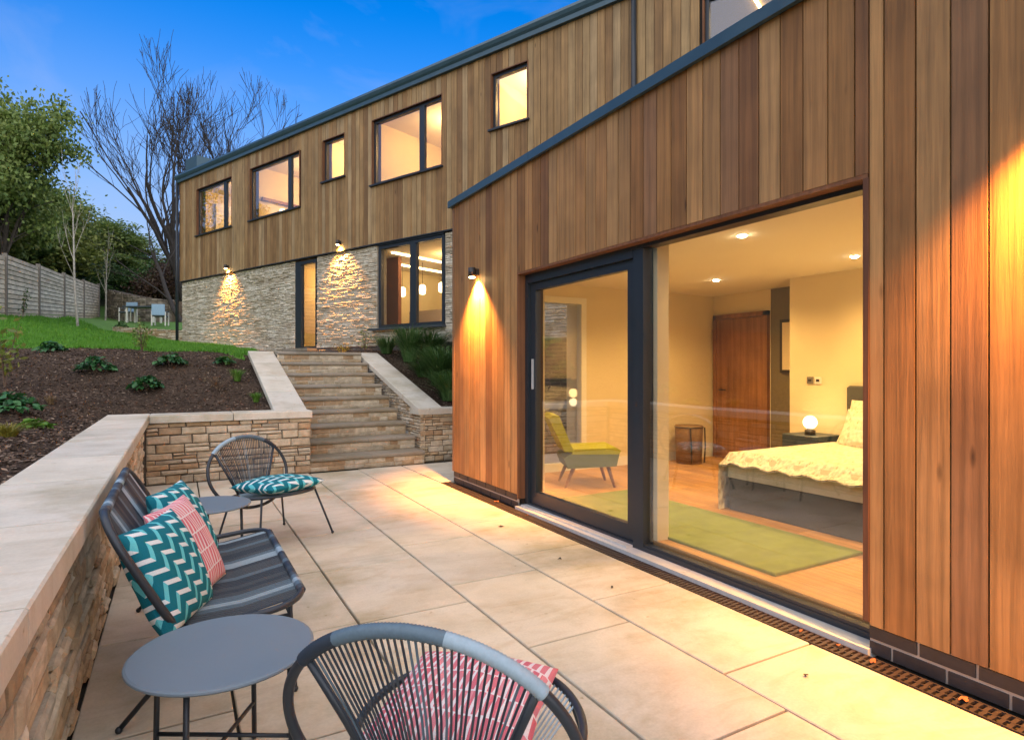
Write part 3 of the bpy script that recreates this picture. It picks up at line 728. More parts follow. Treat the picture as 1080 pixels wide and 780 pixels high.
# --- main house facade (local s, out, z)
WINS = [('W1', 8.68, 10.79, 5.53, 6.96, [9.145]), ('W2', 5.28, 7.66, 5.53, 6.96, [5.79]), ('W3', 3.44, 4.27, 5.96, 6.96, []), ('W4', .25, 2.42, 5.54, 6.99, [.875]), ('W5', -1.92, -1.07, 5.95, 7.0, []), ('W6', -6.9, -5.17, 5.5, 6.95, [])]
S0, S1, ZB, ZT = -8.0, 11.95, 4.22, 7.40
def facade():
    FMx = FM
    # cladding boards
    mb = MB(); rn = random.Random(21); p = .145; s = S0
    while s < S1:
        b = min(s+p-.010, S1); o = rn.uniform(.0, .006); spans = [(ZB, ZT)]
        if s < -.5: spans = [(3.30, ZT)]
        for (_, a0, a1, z0, z1, _m) in WINS:
            if s+.02 < a1 and b-.02 > a0:
                spans = [(spans[0][0], z0-.03), (z1, ZT)]
        for (z0, z1) in spans: mb.box(s, b, 0, .022+o, z0, z1, M=FMx)
        s += p
    # timber lined window reveals
    HB(mb, 'cladding', M['cedar_far'])
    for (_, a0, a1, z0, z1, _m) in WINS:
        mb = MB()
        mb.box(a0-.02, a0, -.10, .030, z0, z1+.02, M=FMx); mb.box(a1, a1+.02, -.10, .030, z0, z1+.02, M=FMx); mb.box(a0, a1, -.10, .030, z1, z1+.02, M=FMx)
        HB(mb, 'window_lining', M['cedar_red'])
    # walls behind (dark), built round the window holes
    mb = MB()
    def wall_with_holes(sa, sb, za, zb, holes, o0, o1):
        cuts = sorted(set([sa, sb]+[h for q in holes for h in q[:2] if sa < h < sb]))
        for a, b in zip(cuts[:-1], cuts[1:]):
            sp = [(za, zb)]
            for (h0, h1, zz0, zz1) in holes:
                if a >= h0-1e-6 and b <= h1+1e-6:
                    sp = [q for (u, v) in sp for q in ((u, min(v, zz0)), (max(u, zz1), v)) if q[1]-q[0] > .001]
            for (u, v) in sp: mb.box(a, b, o0, o1, u, v, M=FMx)
    wall_with_holes(S0, S1, 4.18, 7.45, [(w[1]-.02, w[2]+.02, w[3], w[4]+.02) for w in WINS], -.25, -.002)
    HB(mb, 'wall', M['gap'])
    # flat roof edge, stone below
    mb = MB(); mb.prism([(-.3, 7.38), (.10, 7.38), (.10, 7.46), (.13, 7.50), (.15, 7.56), (.13, 7.62), (.06, 7.66), (-.3, 7.66)], S0-.1, S1+.12, 'x', M=FMx @ Matrix(((1,0,0,0),(0,1,0,0),(0,0,1,0),(0,0,0,1))))
    HB(mb, 'fascia', M['zinc'])
    mb = MB(); mb.box(S0, S1, -8.5, -.3, 7.42, 7.60, M=FMx); HB(mb, 'roof', M['roofing'])
    mb = MB(); mb.box(S1-.24, S1+.02, -8.5, -.26, 1.5, 7.40, M=FMx); HB(mb, 'end_wall', M['cedar_far'])
    mb = MB(); mb.box(11.25, 12.02, -1.1, -.18, 7.58, 8.2, M=FMx); HB(mb, 'roof_box', M['zinc'])
    # downpipes
    mb = MB(); mb.tube([fpt(S1+.05, .09, 2.0), fpt(S1+.05, .09, 7.4)], .045); HB(mb, 'downpipe', M['frame'], True)
    mb = MB(); mb.tube([fpt(-4.06, .085, 3.5), fpt(-4.06, .085, 7.4)], .042)
    HB(mb, 'downpipe', M['frame'], True)
    # split stone ground floor
    mb = MB(); rn = random.Random(8)
    T = lambda s0: (lambda u, o, z: fpt(s0+u, -.05+o, z))
    for (a, b, z0, zz) in ((5.55, 11.93, 1.55, 4.20), (2.33, 4.61, 1.72, 4.20), (-3.2, .20, 1.95, 4.20)):
        stones(mb, T(a), b-a, z0, lambda u: zz, hr=(.03,.06), wr=(.10,.34), pro=(.008,.038), gap=.004, split=.15, rn=rn, jit=.006)
    stones(mb, T(.20), 2.13, 1.95, lambda u: 2.26, hr=(.035,.07), wr=(.10,.34), pro=(.005,.045), gap=.007, split=.1, rn=rn)
    HB(mb, 'stone_facing', M['stone_far'])
    mb = MB()
    for (a, b, z0, z1) in ((5.55, S1, -.1, 4.19), (2.31, 4.61, -.1, 4.19), (-3.3, .22, -.1, 4.19), (.22, 2.31, -.1, 2.27), (4.61, 5.55, -.1, 1.92)): mb.box(a, b, -.3, -.052, z0, z1, M=FMx)
    HB(mb, 'stone_backing', M['mortar_far'])
    mb = MB(); mb.box(S0, S1, -.08, .035, 4.196, 4.219, M=FMx); HB(mb, 'drip_trim', M['frame'])
    # dark brick at the foot of the facade by the light well and beside the door
    mb = MB()
    stones(mb, T(-3.2), 3.4, .0, lambda u: 1.94, hr=(.068,.07), wr=(.215,.22), pro=(.012,.016), gap=.010, split=0, jit=.001)
    HB(mb, 'brick_plinth', M['brick_wall']); mb = MB()
    stones(mb, lambda u, o, z: fpt(1.0+u, .02+o, z), 3.55, 1.45, lambda u: 1.93, hr=(.068,.07), wr=(.215,.22), pro=(.012,.016), gap=.010, split=0, jit=.001)
    HB(mb, 'brick_plinth', M['brick_wall'])
    # windows
    for (nm, a0, a1, z0, z1, mull) in WINS:
        mb = MB(); f = .06; o0, o1 = -.095, -.03
        mb.box(a0, a0+f, o0, o1, z0, z1, M=FMx); mb.box(a1-f, a1, o0, o1, z0, z1, M=FMx); mb.box(a0+f, a1-f, o0, o1, z0, z0+f, M=FMx); mb.box(a0+f, a1-f, o0, o1, z1-f, z1, M=FMx)
        for m in mull: mb.box(m-.075, m+.075, o0, o1+.002, z0+f, z1-f, M=FMx)
        w = HB(mb, 'window', M['frame'])
        mb = MB(); mb.box(a0+.05, a1-.05, -.066, -.058, z0+.05, z1-.05, M=FMx); HB(mb, 'pane', M['glass'], par=w)
        mb = MB(); mb.box(a0-.05, a1+.05, -.03, .085, z0-.035, z0-.002, M=FMx); HB(mb, 'sill', M['frame'], par=w)
    mb = MB(); a0, a1, z0, z1, f = .22, 2.27, 2.31, 4.16, .075
    o0, o1 = -.12, -.03
    mb.box(a0, a0+f, o0, o1, z0, z1, M=FMx); mb.box(a1-f, a1, o0, o1, z0, z1, M=FMx); mb.box(a0+f, a1-f, o0, o1, z0, z0+f, M=FMx); mb.box(a0+f, a1-f, o0, o1, z1-f, z1, M=FMx); mb.box(1.06, 1.24, o0, o1+.002, z0+f, z1-f, M=FMx)
    mb.box(a0, a1, -.16, .0, 4.162, 4.196, M=FMx)
    w = HB(mb, 'window', M['frame'])
    mb = MB(); mb.box(a0+.06, a1-.06, -.08, -.07, z0+.06, z1-.06, M=FMx); HB(mb, 'pane', M['glass'], par=w)
    mb = MB(); mb.box(a0-.05, a1+.2, -.02, .11, 2.262, 2.308, M=FMx); HB(mb, 'sill', M['sill_dark'], par=w)
    # tall glazed door
    mb = MB(); a0, a1, z0, z1 = 4.62, 5.54, 1.92, 4.15
    mb.box(a0, a0+.05, o0, o1, z0, z1, M=FMx); mb.box(a1-.26, a1, o0, o1, z0, z1, M=FMx); mb.box(a0+.05, a1-.26, o0, o1, z1-.09, z1, M=FMx); mb.box(a0+.05, a1-.26, o0, o1, z0, z0+.05, M=FMx)
    d = HB(mb, 'glazed_door', M['frame'])
    mb = MB(); mb.box(a0+.04, a1-.25, -.08, -.07, z0+.04, z1-.08, M=FMx); HB(mb, 'pane', M['glass'], par=d)
    mb = MB(); mb.box(a0-.1, a1+.1, -.1, .3, 1.84, 1.915, M=FMx); HB(mb, 'door_step', M['tread'], par=d)
    # rooms behind the windows
    def room(a0, a1, z0, z1, dep, mat, floor=M['oak'], ceil=M['ceil']):
        m1 = MB(); m1.box(a0, a1, -dep-.1, -dep, z0, z1, M=FMx); m1.box(a0-.1, a0, -dep, -.26, z0, z1, M=FMx); m1.box(a1, a1+.1, -dep, -.26, z0, z1, M=FMx)
        HB(m1, 'room_wall', mat); m2 = MB(); m2.box(a0-.1, a1+.1, -dep-.1, -.26, z1, z1+.1, M=FMx); HB(m2, 'room_ceiling', ceil)
        m3 = MB(); m3.box(a0-.1, a1+.1, -dep-.1, -.26, z0-.1, z0, M=FMx); HB(m3, 'room_floor', floor)
    room(8.2, 11.6, 4.9, 7.22, 2.6, M['plaster']); room(4.9, 8.0, 4.9, 7.22, 3.2, M['plaster']); room(3.0, 4.7, 4.9, 7.22, 1.8, M['plaster'])
    room(-.6, 2.8, 4.9, 7.22, 3.0, M['plaster']); room(-3.0, -.8, 4.9, 7.22, 1.8, M['plaster']); room(-7.9, -3.3, 4.9, 7.22, 3.6, M['ochre'], M['oak'], M['ochre'])
    room(-.4, 4.2, 1.98, 4.12, 4.4, M['plaster']); room(4.3, 5.9, 1.98, 4.12, 2.4, M['plaster'])
    # details inside
    mb = MB(); mb.box(2.35, 2.79, -2.2, -1.0, 4.9, 5.95, M=FMx); HB(mb, 'fitted_cupboard', M['cab'])
    mb = MB(); mb.box(11.45, 11.59, -2.2, -.9, 4.9, 6.85, M=FMx); HB(mb, 'fitted_cupboard', M['whitepaint'])
    mb = MB(); mb.box(7.90, 7.99, -1.9, -.5, 6.28, 6.36, M=FMx); HB(mb, 'shelf', M['door_wood'])
    mb = MB(); mb.box(.8, 1.5, -2.9, -2.4, 4.9, 5.9, M=FMx); HB(mb, 'fitted_cupboard', M['whitepaint'])
    mb = MB(); mb.box(2.70, 4.18, -1.1, -1.0, 1.98, 4.12, M=FMx); HB(mb, 'partition', M['redwall'])
    mb = MB(); mb.box(4.30, 4.95, -1.2, -.5, 1.98, 4.12, M=FMx); HB(mb, 'hall_panel', M['door_wood'])
    mb = MB(); mb.box(.9, 3.4, -2.6, -2.0, 1.98, 2.9, M=FMx); HB(mb, 'kitchen_island', M['cab'])
facade()

# ------------------------------------------------------------------ lamps
def point(name, loc, w, r=.05, c=(1,.68,.32), parent=None):
    l = bpy.data.lights.new(name, 'POINT'); l.energy = w; l.color = c; l.shadow_soft_size = r
    o = bpy.data.objects.new(name, l); COL.objects.link(o); o.location = loc
    if parent is not None: o.parent = parent
    return o
def spot(name, loc, tgt, w, ang, blend=.4, r=.02, c=(1,.37,.06), parent=None):
    l = bpy.data.lights.new(name, 'SPOT'); l.energy = w; l.color = c; l.spot_size = R(ang); l.spot_blend = blend; l.shadow_soft_size = r
    o = bpy.data.objects.new(name, l); COL.objects.link(o); o.location = loc
    o.rotation_euler = Vector((tgt[0]-loc[0], tgt[1]-loc[1], tgt[2]-loc[2])).to_track_quat('-Z', 'Y').to_euler()
    return o
KW = 1.0
def wall_light(pos, out, label, watts, ang=72, tilt=.35):
    t = thing('wall_light', pos, label, 'wall light', math.atan2(out[1], out[0]), 'downlights on the outside walls')
    mb = MB(); mb.lathe([(.001,-.005),(.042,-.005),(.042,.10),(.001,.105)], (.075,0,0), 20); mb.build('shade', M['lampbody'], t, True)
    mb = MB(); mb.box(0, .035, -.03, .03, .02, .09); mb.build('bracket', M['lampbody'], t)
    mb = MB(); mb.lathe([(.001,-.012),(.034,-.012),(.034,-.006),(.001,-.006)], (.075,0,0), 16); mb.build('lens', M['bulb'], t)
    p = Vector(pos)+Vector((out[0], out[1], 0)).normalized()*.075
    s = spot('wall_light_beam', (p.x, p.y, p.z-.03), (p.x-out[0]*tilt, p.y-out[1]*tilt, p.z-2), watts, ang, .8, .035)
    return t
wall_light((2.968, 6.15, 2.44), (-1, 0), 'small dark wall light on the timber left of the sliding door', 340, 104, .8)
wall_light((2.968, .86, 2.45), (-1, 0), 'small dark wall light on the timber right of the big pane', 310, 126, 1.15)
p = fpt(8.86, .028, 4.32); wall_light(p, FN, 'small lit wall light above the stone left of the tall door', 190, 112, .9)
p = fpt(3.58, .028, 4.345); wall_light(p, FN, 'small lit wall light above the stone right of the tall door', 190, 112, .9)
DL = [((3.98, 3.35), 'recessed ceiling downlight nearest the window above the bedroom rug'), ((5.70, 5.18), 'recessed ceiling downlight above the basket and bedroom door'), ((5.66, 3.45), 'recessed ceiling downlight above the bed beside the cream wall')]
for (xy, lab) in DL+[((3.98, 5.2), None), ((5.66, 1.7), None), ((3.98, 1.5), None)]:
    t = thing('downlight', (*xy, 2.48), lab or 'recessed ceiling downlight in the bedroom, out of the view of the window', 'ceiling light', 0, 'recessed downlights in the bedroom ceiling')
    mb = MB(); mb.lathe([(.036,-.004),(.05,-.004),(.05,0.0),(.036,0.0)], (0,0,0), 20); mb.build('trim', M['whitepaint'], t)
    mb = MB(); mb.lathe([(.001,-.022),(.02,-.019),(.032,-.011),(.037,-.001),(.001,-.001)], (0,0,0), 20); mb.build('lens', M['down'], t)
    spot('downlight_beam', (*xy, 2.43), (*xy, 0), 35, 150, .9, .04, (1,.60,.20))
WC = (1, .60, .22)
for (s, o, z, w) in ((9.9, -1.4, 6.9, 34), (6.5, -1.5, 6.9, 44), (3.9, -1.0, 6.9, 30), (1.2, -1.5, 6.9, 48), (-1.6, -1.0, 6.9, 34), (-6, -1.8, 6.6, 3), (1.4, -1.6, 3.9, 26), (5.2, -1.5, 3.8, 26)):
    point('room_light', fpt(s, o, z), w*.62, .12, WC)
for i, (s, o) in enumerate(((3.55, -1.9), (2.8, -1.9), (2.12, -1.9))):
    q = fpt(s, o, 3.42)
    t = thing('pendant_lamp', q, ['glowing pendant lamp hanging left in the big stone-framed window', 'glowing pendant lamp hanging in the middle of the kitchen window', 'glowing pendant lamp hanging right in the kitchen window'][i], 'pendant lamp', 0, 'pendant lamps in the kitchen')
    mb = MB(); mb.lathe([(.04,-.12),(.075,-.10),(.085,0),(.075,.10),(.03,.13)], (0,0,0), 16); mb.build('lamp_shade', M['bulb_soft'], t, True)
    mb = MB(); mb.tube([(0,0,.13),(0,0,.70)], .006, 6); mb.build('cord', M['lampbody'], t)
for i, q in enumerate((2.35, 3.45)):
    mb = MB(); mb.box(q-.03, q+.03, (-3.6, -4.0)[i], (-.5, -1.2)[i], 4.085, 4.115, M=FM); tag(mb.build('strip_light', M['strip']), ['long glowing strip light on the kitchen ceiling nearer the window', 'long glowing strip light on the kitchen ceiling farther from the window'][i], 'strip light', 'ceiling strip lights')
mb = MB(); mb.box(-6.3, -5.62, -1.42, -1.38, 7.18, 7.21, M=FM); mb.box(-5.66, -5.62, -1.38, -.75, 7.18, 7.21, M=FM); tag(mb.build('strip_light', M['strip']), 'angled glowing strip light behind the high window at the roof edge', 'strip light', 'ceiling strip lights')
mb = MB(); mb.ball(fpt(7.62, -.95, 5.98), .09, 14); tag(mb.build('globe_lamp', M['bulb_soft'], None, True), 'small glowing lamp low behind the wide upper window', 'lamp')

# ------------------------------------------------------------------ drain channel and fallen leaves
dr = thing('drain_channel', (2.89, 2, 0), 'slotted dark iron drain channel along the foot of the timber wall', 'drain')
mb = MB(); mb.box(2.836, 2.953, -2, 6.93, -.12, -.075); mb.box(2.836, 2.843, -2, 6.93, -.075, .001); mb.box(2.946, 2.953, -2, 6.93, -.075, .001); mb.build('channel', M['iron'], dr, world=True)
mb = MB(); y = -1.0
mb.box(2.891, 2.898, -2, 6.93, -.010, -.0002)
while y < 6.92:
    mb.box(2.843, 2.891, y, y+.016, -.012, -.0005); mb.box(2.898, 2.946, y+.006, y+.022, -.012, -.0005); y += .032
mb.build('grate', M['iron'], dr, world=True)
def fallen_leaf(x, y, z, sz, mat, lab):
    mb = MB(); n = 9; rn = random.Random(int(x*1000+y*77)); vs = [(0, 0, .012)]
    for i in range(n):
        a = 2*math.pi*i/n; r = sz*(.5+.5*rn.random())*(1.5 if i == 0 else 1); vs.append((x*0+math.cos(a)*r, math.sin(a)*r*.75, rn.uniform(.001, .018)))
    top = [Vector(v) for v in vs]; bot = [v-Vector((0, 0, .0012)) for v in top]
    mb.add(top, [(0, i+1, (i+1) % n+1) for i in range(n)]); mb.add(bot, [(0, (i+1) % n+1, i+1) for i in range(n)])
    o = mb.build('fallen_leaf', M[mat]); o.location = (x, y, z); tag(o, lab, 'leaf', 'fallen leaves by the house')
for (x, y, sz, m, lab) in ((2.90, 1.30, .030, 'leafbrown', 'large orange fallen leaf on the drain nearest the bottom right corner'), (2.90, 1.68, .022, 'leafbrown', 'crumpled brown leaf on the drain below the dark plinth end'), (2.91, 1.86, .018, 'leafbrown', 'small reddish leaf on the drain just left of the dark plinth'), (2.90, 2.06, .015, 'leafbrown', 'tiny reddish leaf on the drain below the big pane'),
        (2.92, 5.62, .03, 'leafbrown', 'brown leaf at the foot of the plinth left of the sliding door'), (2.90, 4.95, .02, 'leafbrown', 'brown leaf on the drain by the sliding door threshold'), (2.50, 4.72, .026, 'leafgrey', 'dark curled leaf on the paving in front of the sliding door'), (2.45, 3.70, .020, 'leafgrey', 'small dark leaf on the paving near the middle post'), (2.42, 3.05, .012, 'leafgrey', 'tiny dark leaf on a paving joint below the big pane'), (2.50, 1.75, .014, 'leafgrey', 'tiny dark leaf on the paving near the bottom right corner')):
    fallen_leaf(x, y, .001, sz, m, lab)

# ------------------------------------------------------------------ bedroom furniture
bed = thing('bed', (5.4, 3.1, .1), 'double bed with cream quilt over a grey base behind the big pane', 'bed')
mb = MB(); mb.cbox(4.47, 6.34, 2.28, 3.90, .105, .40, .012); mb.build('base', M['fabric_grey'], bed, world=True)
mb = MB(); mb.cbox(4.45, 6.34, 2.27, 3.91, .402, .60, .04); mb.build('mattress', M['mattress'], bed, world=True)
mb = MB(); mb.cbox(6.342, 6.395, 2.2, 3.95, .105, 1.22, .02); mb.build('headboard', M['fabric_grey'], bed, world=True)
def quilt_mesh():
    # top sheet with a scalloped foot edge, hanging down the left side
    mb = MB(); nu, nv = 46, 44; vs = []
    for i in range(nu+1):
        x = 4.42+(6.15-4.42)*i/nu
        for j in range(nv+1):
            d = 2.45*j/nv   # distance from right edge over the bed then down the left side
            y = 2.1+d; z = .64+.012*math.sin(x*9)*math.sin(y*7)
            if i < 3: z = .64-(.10-.033*i)*(1+.13*math.sin(y*26)); 
            lim = 3.93
            if y > lim:
                o = y-lim; drop = .66 if x < 5.1 else .52
                z = min(z, .63)-o*1.0*(drop/.55)+.0; yy = lim+.03+.02*math.sin(x*14)*min(1, o*3)
                z = max(.108, z); y = yy+.02*min(1, o*5)
            z -= .035*max(0, (y-3.8)/.13)**2 if 3.8 < y <= 3.93 else 0
            vs.append((x-(.03 if i == 0 else 0), y, z))
    n = nv+1
    top = vs; bot = [(v[0], v[1]-.006, v[2]-.012) for v in vs]
    fs = [(i*n+j, (i+1)*n+j, (i+1)*n+j+1, i*n+j+1) for i in range(nu) for j in range(nv)]
    mb.add(top, fs); mb.add(bot, [f[::-1] for f in fs]); return mb
quilt_mesh().build('quilt', M['quilt'], bed, True, world=True)
def pillow_mesh(w, h, t, n=22, pinch=.06):
    vs = []; uv = []
    for sgn in (1, -1):
        for i in range(n+1):
            for j in range(n+1):
                u = 2*i/n-1; v = 2*j/n-1
                f = max(0, (1-abs(u)**2.6)*(1-abs(v)**2.6))**.5
                px = u*w/2*(1-pinch*(1-abs(v)**1.5)*abs(u)**3); py = v*h/2*(1-pinch*(1-abs(u)**1.5)*abs(v)**3)
                wr = .004*math.sin(9*u+5*v)*f
                vs.append((px, py, sgn*(t/2*f+wr+.0015))); uv.append(((u+1)/2, (v+1)/2))
    N = (n+1)**2; q = n+1
    fs = [(i*q+j, (i+1)*q+j, (i+1)*q+j+1, i*q+j+1) for i in range(n) for j in range(n)]
    fs += [(N+i*q+j, N+i*q+j+1, N+(i+1)*q+j+1, N+(i+1)*q+j) for i in range(n) for j in range(n)]
    edge = [i*q for i in range(n+1)]+[n*q+j for j in range(1, n+1)]+[i*q+n for i in range(n-1, -1, -1)]+[j for j in range(n-1, 0, -1)]
    m = len(edge); fs += [(edge[k], N+edge[k], N+edge[(k+1) % m], edge[(k+1) % m]) for k in range(m)]
    mb = MB(); mb.add(vs, fs); return mb, uv
for k, (loc, rot, lab) in enumerate((((6.14, 3.50, .86), (0, R(-62), 0), 'cream patterned pillow leaning on the headboard, nearest the lamp'), ((5.98, 3.42, .80), (0, R(-50), R(8)), 'cream patterned pillow lying in front of the other pillow on the bed'), ((6.14, 2.75, .86), (0, R(-62), 0), 'cream pillow on the far right side of the bed'))):
    mb, uv = pillow_mesh(.48, .68, .17); o = mb.build('pillow', M['quilt'], None, True, uv=uv); o.location = loc; o.rotation_euler = rot; tag(o, lab, 'pillow', 'pillows on the bed')
t = thing('bedside_table', (6.14, 4.22, .1), 'dark navy bedside table between bed and cream wall', 'bedside table')
mb = MB(); mb.cbox(-.21, .21, -.22, .22, .22, .58, .006); mb.build('cabinet', M['navy'], t); mb = MB(); mb.box(-.222, -.212, -.2, .2, .30, .54); mb.build('drawer', M['navy'], t)
for a in (-.17, .17):
    for b in (-.18, .18): mb = MB(); mb.tube([(a, b, 0), (a, b, .22)], .014, 8); mb.build('leg', M['lampbody'], t)
t = thing('table_lamp', (6.06, 4.19, .682), 'small lamp with round glowing globe on the bedside table', 'lamp')
mb = MB(); mb.lathe([(.001,0),(.055,0),(.055,.05),(.03,.055),(.03,.07),(.001,.07)], (0,0,0), 20); mb.build('base', M['lampbody'], t, True)
mb = MB(); mb.ball((0,0,.135), .072, 20); mb.build('globe', M['bulb_soft'], t, True)
point('lamp_glow', (6.06, 4.19, .98), .7, .08, WC)
mb = MB(); rn = random.Random(2); mb.cbox(3.27, 4.20, 2.5, 5.0, .101, .122, .006); tag(mb.build('rug', M['rug']), 'moss green rug lying on the oak floor behind the glass', 'rug')
t = thing('laundry_basket', (6.20, 6.12, .1), 'round tan laundry basket with dark edges against the bedroom wall', 'basket')
mb = MB(); mb.lathe([(.001,0),(.17,0),(.19,.50),(.185,.52),(.001,.52)], (0,0,0), 28); mb.build('body', M['basket'], t, True)
mb = MB(); mb.tube([(.192*math.cos(a*.2618), .192*math.sin(a*.2618), .50) for a in range(24)], .008, 6, True)
mb.build('rim', M['lampbody'], t)
for a in (-1, 1): mb = MB(); mb.tube([(a*.12, -.17, .02), (a*.13, -.175, .25), (a*.135, -.16, .50)], .011, 6); mb.build('handle', M['lampbody'], t)
t = thing('slipper_chair', (4.02, 5.56, .1), 'lime green low chair with splayed wooden legs behind the sliding door', 'chair', R(-24))
# faces +x
mb = MB(); mb.prism([(-.24,.22),(.30,.24),(.33,.37),(-.22,.37),(-.28,.33)], -.27, .27, 'y'); mb.build('seat', M['limeside'], t)
mb = MB(); mb.prism([(-.20,.372),(.33,.372),(.35,.41),(.30,.44),(-.16,.43)], -.268, .268, 'y'); mb.build('cushion', M['lime'], t, False)
mb = MB(); mb.prism([(-.17,.40),(-.27,.40),(-.44,.76),(-.40,.80),(-.33,.79)], -.25, .25, 'y'); mb.build('backrest', M['lime'], t)
for (a, b, da) in ((.22,.2,.07), (.22,-.2,.07), (-.16,.2,-.1), (-.16,-.2,-.1)): mb = MB(); mb.tube([(a, b, .23), (a+da, b*1.08, 0)], [.024, .014], 10); mb.build('leg', M['leg_wood'], t, True)
for (y, mat, lab) in ((4.50, 'concrete', 'square grey light switch on the cream bedroom wall, left one'), (4.40, 'whitepaint', 'square white thermostat on the cream bedroom wall, right of the switch')):
    mb = MB(); mb.cbox(-.04, .04, -.04, .04, 0, .012, .003, 0, Matrix.Translation((6.398, y-.08, 1.27)) @ Matrix.Rotation(R(-90), 4, 'Y'))
    mb.box(6.382, 6.386, y-.10, y-.06, 1.255, 1.285, 1)
    tag(mb.build('wall_switch', [M[mat], M['lampbody']]), lab, 'switch')
t = thing('picture_frame', (6.98, 5.05, 1.7), 'dark framed picture hanging on the dark wall beside the bedroom door', 'picture')
mb = MB(); mb.box(-.02, .015, -.2, .2, -.35, .35); mb.build('frame', M['lampbody'], t); mb = MB(); mb.box(-.024, -.021, -.16, .16, -.31, .31); mb.build('picture', M['plaster'], t)

# ------------------------------------------------------------------ woven garden furniture (local: faces +y)
CORDS = ['cordA', 'cordB', 'cordC', 'cordD']
CM = [M[c] for c in CORDS]
def wrapped(mb, pts, r, mifun, n=9):
    """cord-wound tube: ridges along its length"""
    P = []; rs = []; mi = []
    L = len(pts)
    for i in range(L):
        P.append(pts[i]); rs.append(r*(1.0 if i % 2 else .90)); mi.append(mifun(i/(L-1)))
    mb.tube(P, rs, n, False, 0, mi)
def string_chair():
    t = thing('string_chair', (0,0,0), 'round string chair', 'chair')
    def ring(a): # back loop: angle 0 = right, 90 = top
        x = .372*math.cos(a); h = .30*math.sin(a); return Vector((x, -.275-h*.30-.02, .525+h*.965))
    def seat(a):
        r = .325; x = r*math.cos(a); y = r*math.sin(a)*.98+.02; return Vector((x, y, .375+.035*(y/.33)))
    N = 96
    mb = MB(); mb.tube([ring(2*math.pi*i/N) for i in range(N)], .0135, 10, True); mb.build('back_ring', M['steel'], t, True)
    mb = MB(); mb.tube([seat(2*math.pi*i/N) for i in range(N)], .0125, 10, True); mb.build('seat_ring', M['steel'], t, True)
    # cord wound round the top of the ring in bands of colour
    a0, a1 = R(143), R(37); n = 150
    bands = lambda f: 0 if f < .20 else (1 if f < .62 else 2)
    mb = MB(); wrapped(mb, [ring(a0+(a1-a0)*i/n) for i in range(n+1)], .0185, bands, 10); mb.build('back_wrap', CM, t, True)
    for s in (-1, 1):
        p = ring(R(90-s*50)); q = Vector((s*.135, -.255, .362)); mb = MB(); mb.tube([p, p.lerp(q, .5)+Vector((0, .006, 0)), q], .0105, 8); mb.build('back_strut', M['steel'], t, True)
    mb = MB(); rn = random.Random(3); K = 36
    for i in range(K):
        f = i/(K-1); cl = (f*6) % 1
        a = R(138)-(R(138)-R(42))*f; p = ring(a); q = Vector((-.125+.25*f, -.262, .352+.004*rn.random()))
        m = p.lerp(q, .5)+Vector((rn.uniform(-.003, .003), .010, 0)); mi = (3, 3, 0, 0, 1, 3, 0)[rn.randrange(7)]
        mb.tube([p, m, q], .0033, 5, mi=mi, caps=False)
    mb.build('back_strings', CM, t)
    mb = MB()
    for i in range(K):
        f = i/(K-1); a = R(150)-(R(150)-R(30))*f; p = seat(a); q = Vector((-.125+.25*f, -.262, .352)); m = p.lerp(q, .5)-Vector((0, 0, .03))
        mb.tube([q, m, p], .0033, 5, mi=bands(f), caps=False)
    mb.build('seat_strings', CM, t)
    for (a, dx, dy) in ((38, .10, .11), (142, -.10, .11), (222, -.08, -.06), (318, .08, -.06)):
        p = seat(R(a)); mb = MB(); mb.tube([p, p+Vector((dx, dy, -p.z+.012))], .0085, 8); mb.ball(p+Vector((dx, dy, -p.z+.013)), .013, 10); mb.build('leg', M['steel'], t, True)
    return t
ch1 = string_chair()
GRP = 'round string chairs on the terrace'
ch1.location = (.72, 1.56, 0); ch1.rotation_euler = (0, 0, R(-44)); ch1['label'] = 'round string chair in the foreground seen from behind, holding the pink cushion'; ch1['group'] = GRP
ch2 = dup(ch1, (.68, 5.34, 0), R(-150), 'round string chair beside the stone wall, holding the teal cushion')
def side_table():
    t = thing('side_table', (.135, 2.27, 0), 'round slate blue side table nearest the camera beside the foreground chair', 'table', R(15), 'round metal side tables')
    mb = MB(); mb.lathe([(.001,.436),(.275,.436),(.287,.438),(.292,.444),(.290,.449),(.282,.452),(.001,.452)], (0,0,0), 64); mb.build('tabletop', M['tabletop'], t, False)
    for k in range(4):
        a = R(45+90*k); x, y = .235*math.cos(a), .235*math.sin(a); mb = MB(); mb.tube([(x*.96, y*.96, .436), (x, y, .012)], .0095, 8); mb.ball((x, y, .011), .0125, 8); mb.build('leg', M['steel'], t, True)
    for k in range(2):
        a = R(45+90*k); mb = MB(); mb.tube([(.232*math.cos(a), .232*math.sin(a), .14+.016*k), (-.232*math.cos(a), -.232*math.sin(a), .14+.016*k)], .0075, 8); mb.build('crossbar', M['steel'], t, True)
    return t
st1 = side_table(); dup(st1, (.17, 4.74, 0), R(40), 'round slate blue side table between the woven sofa and the far string chair')
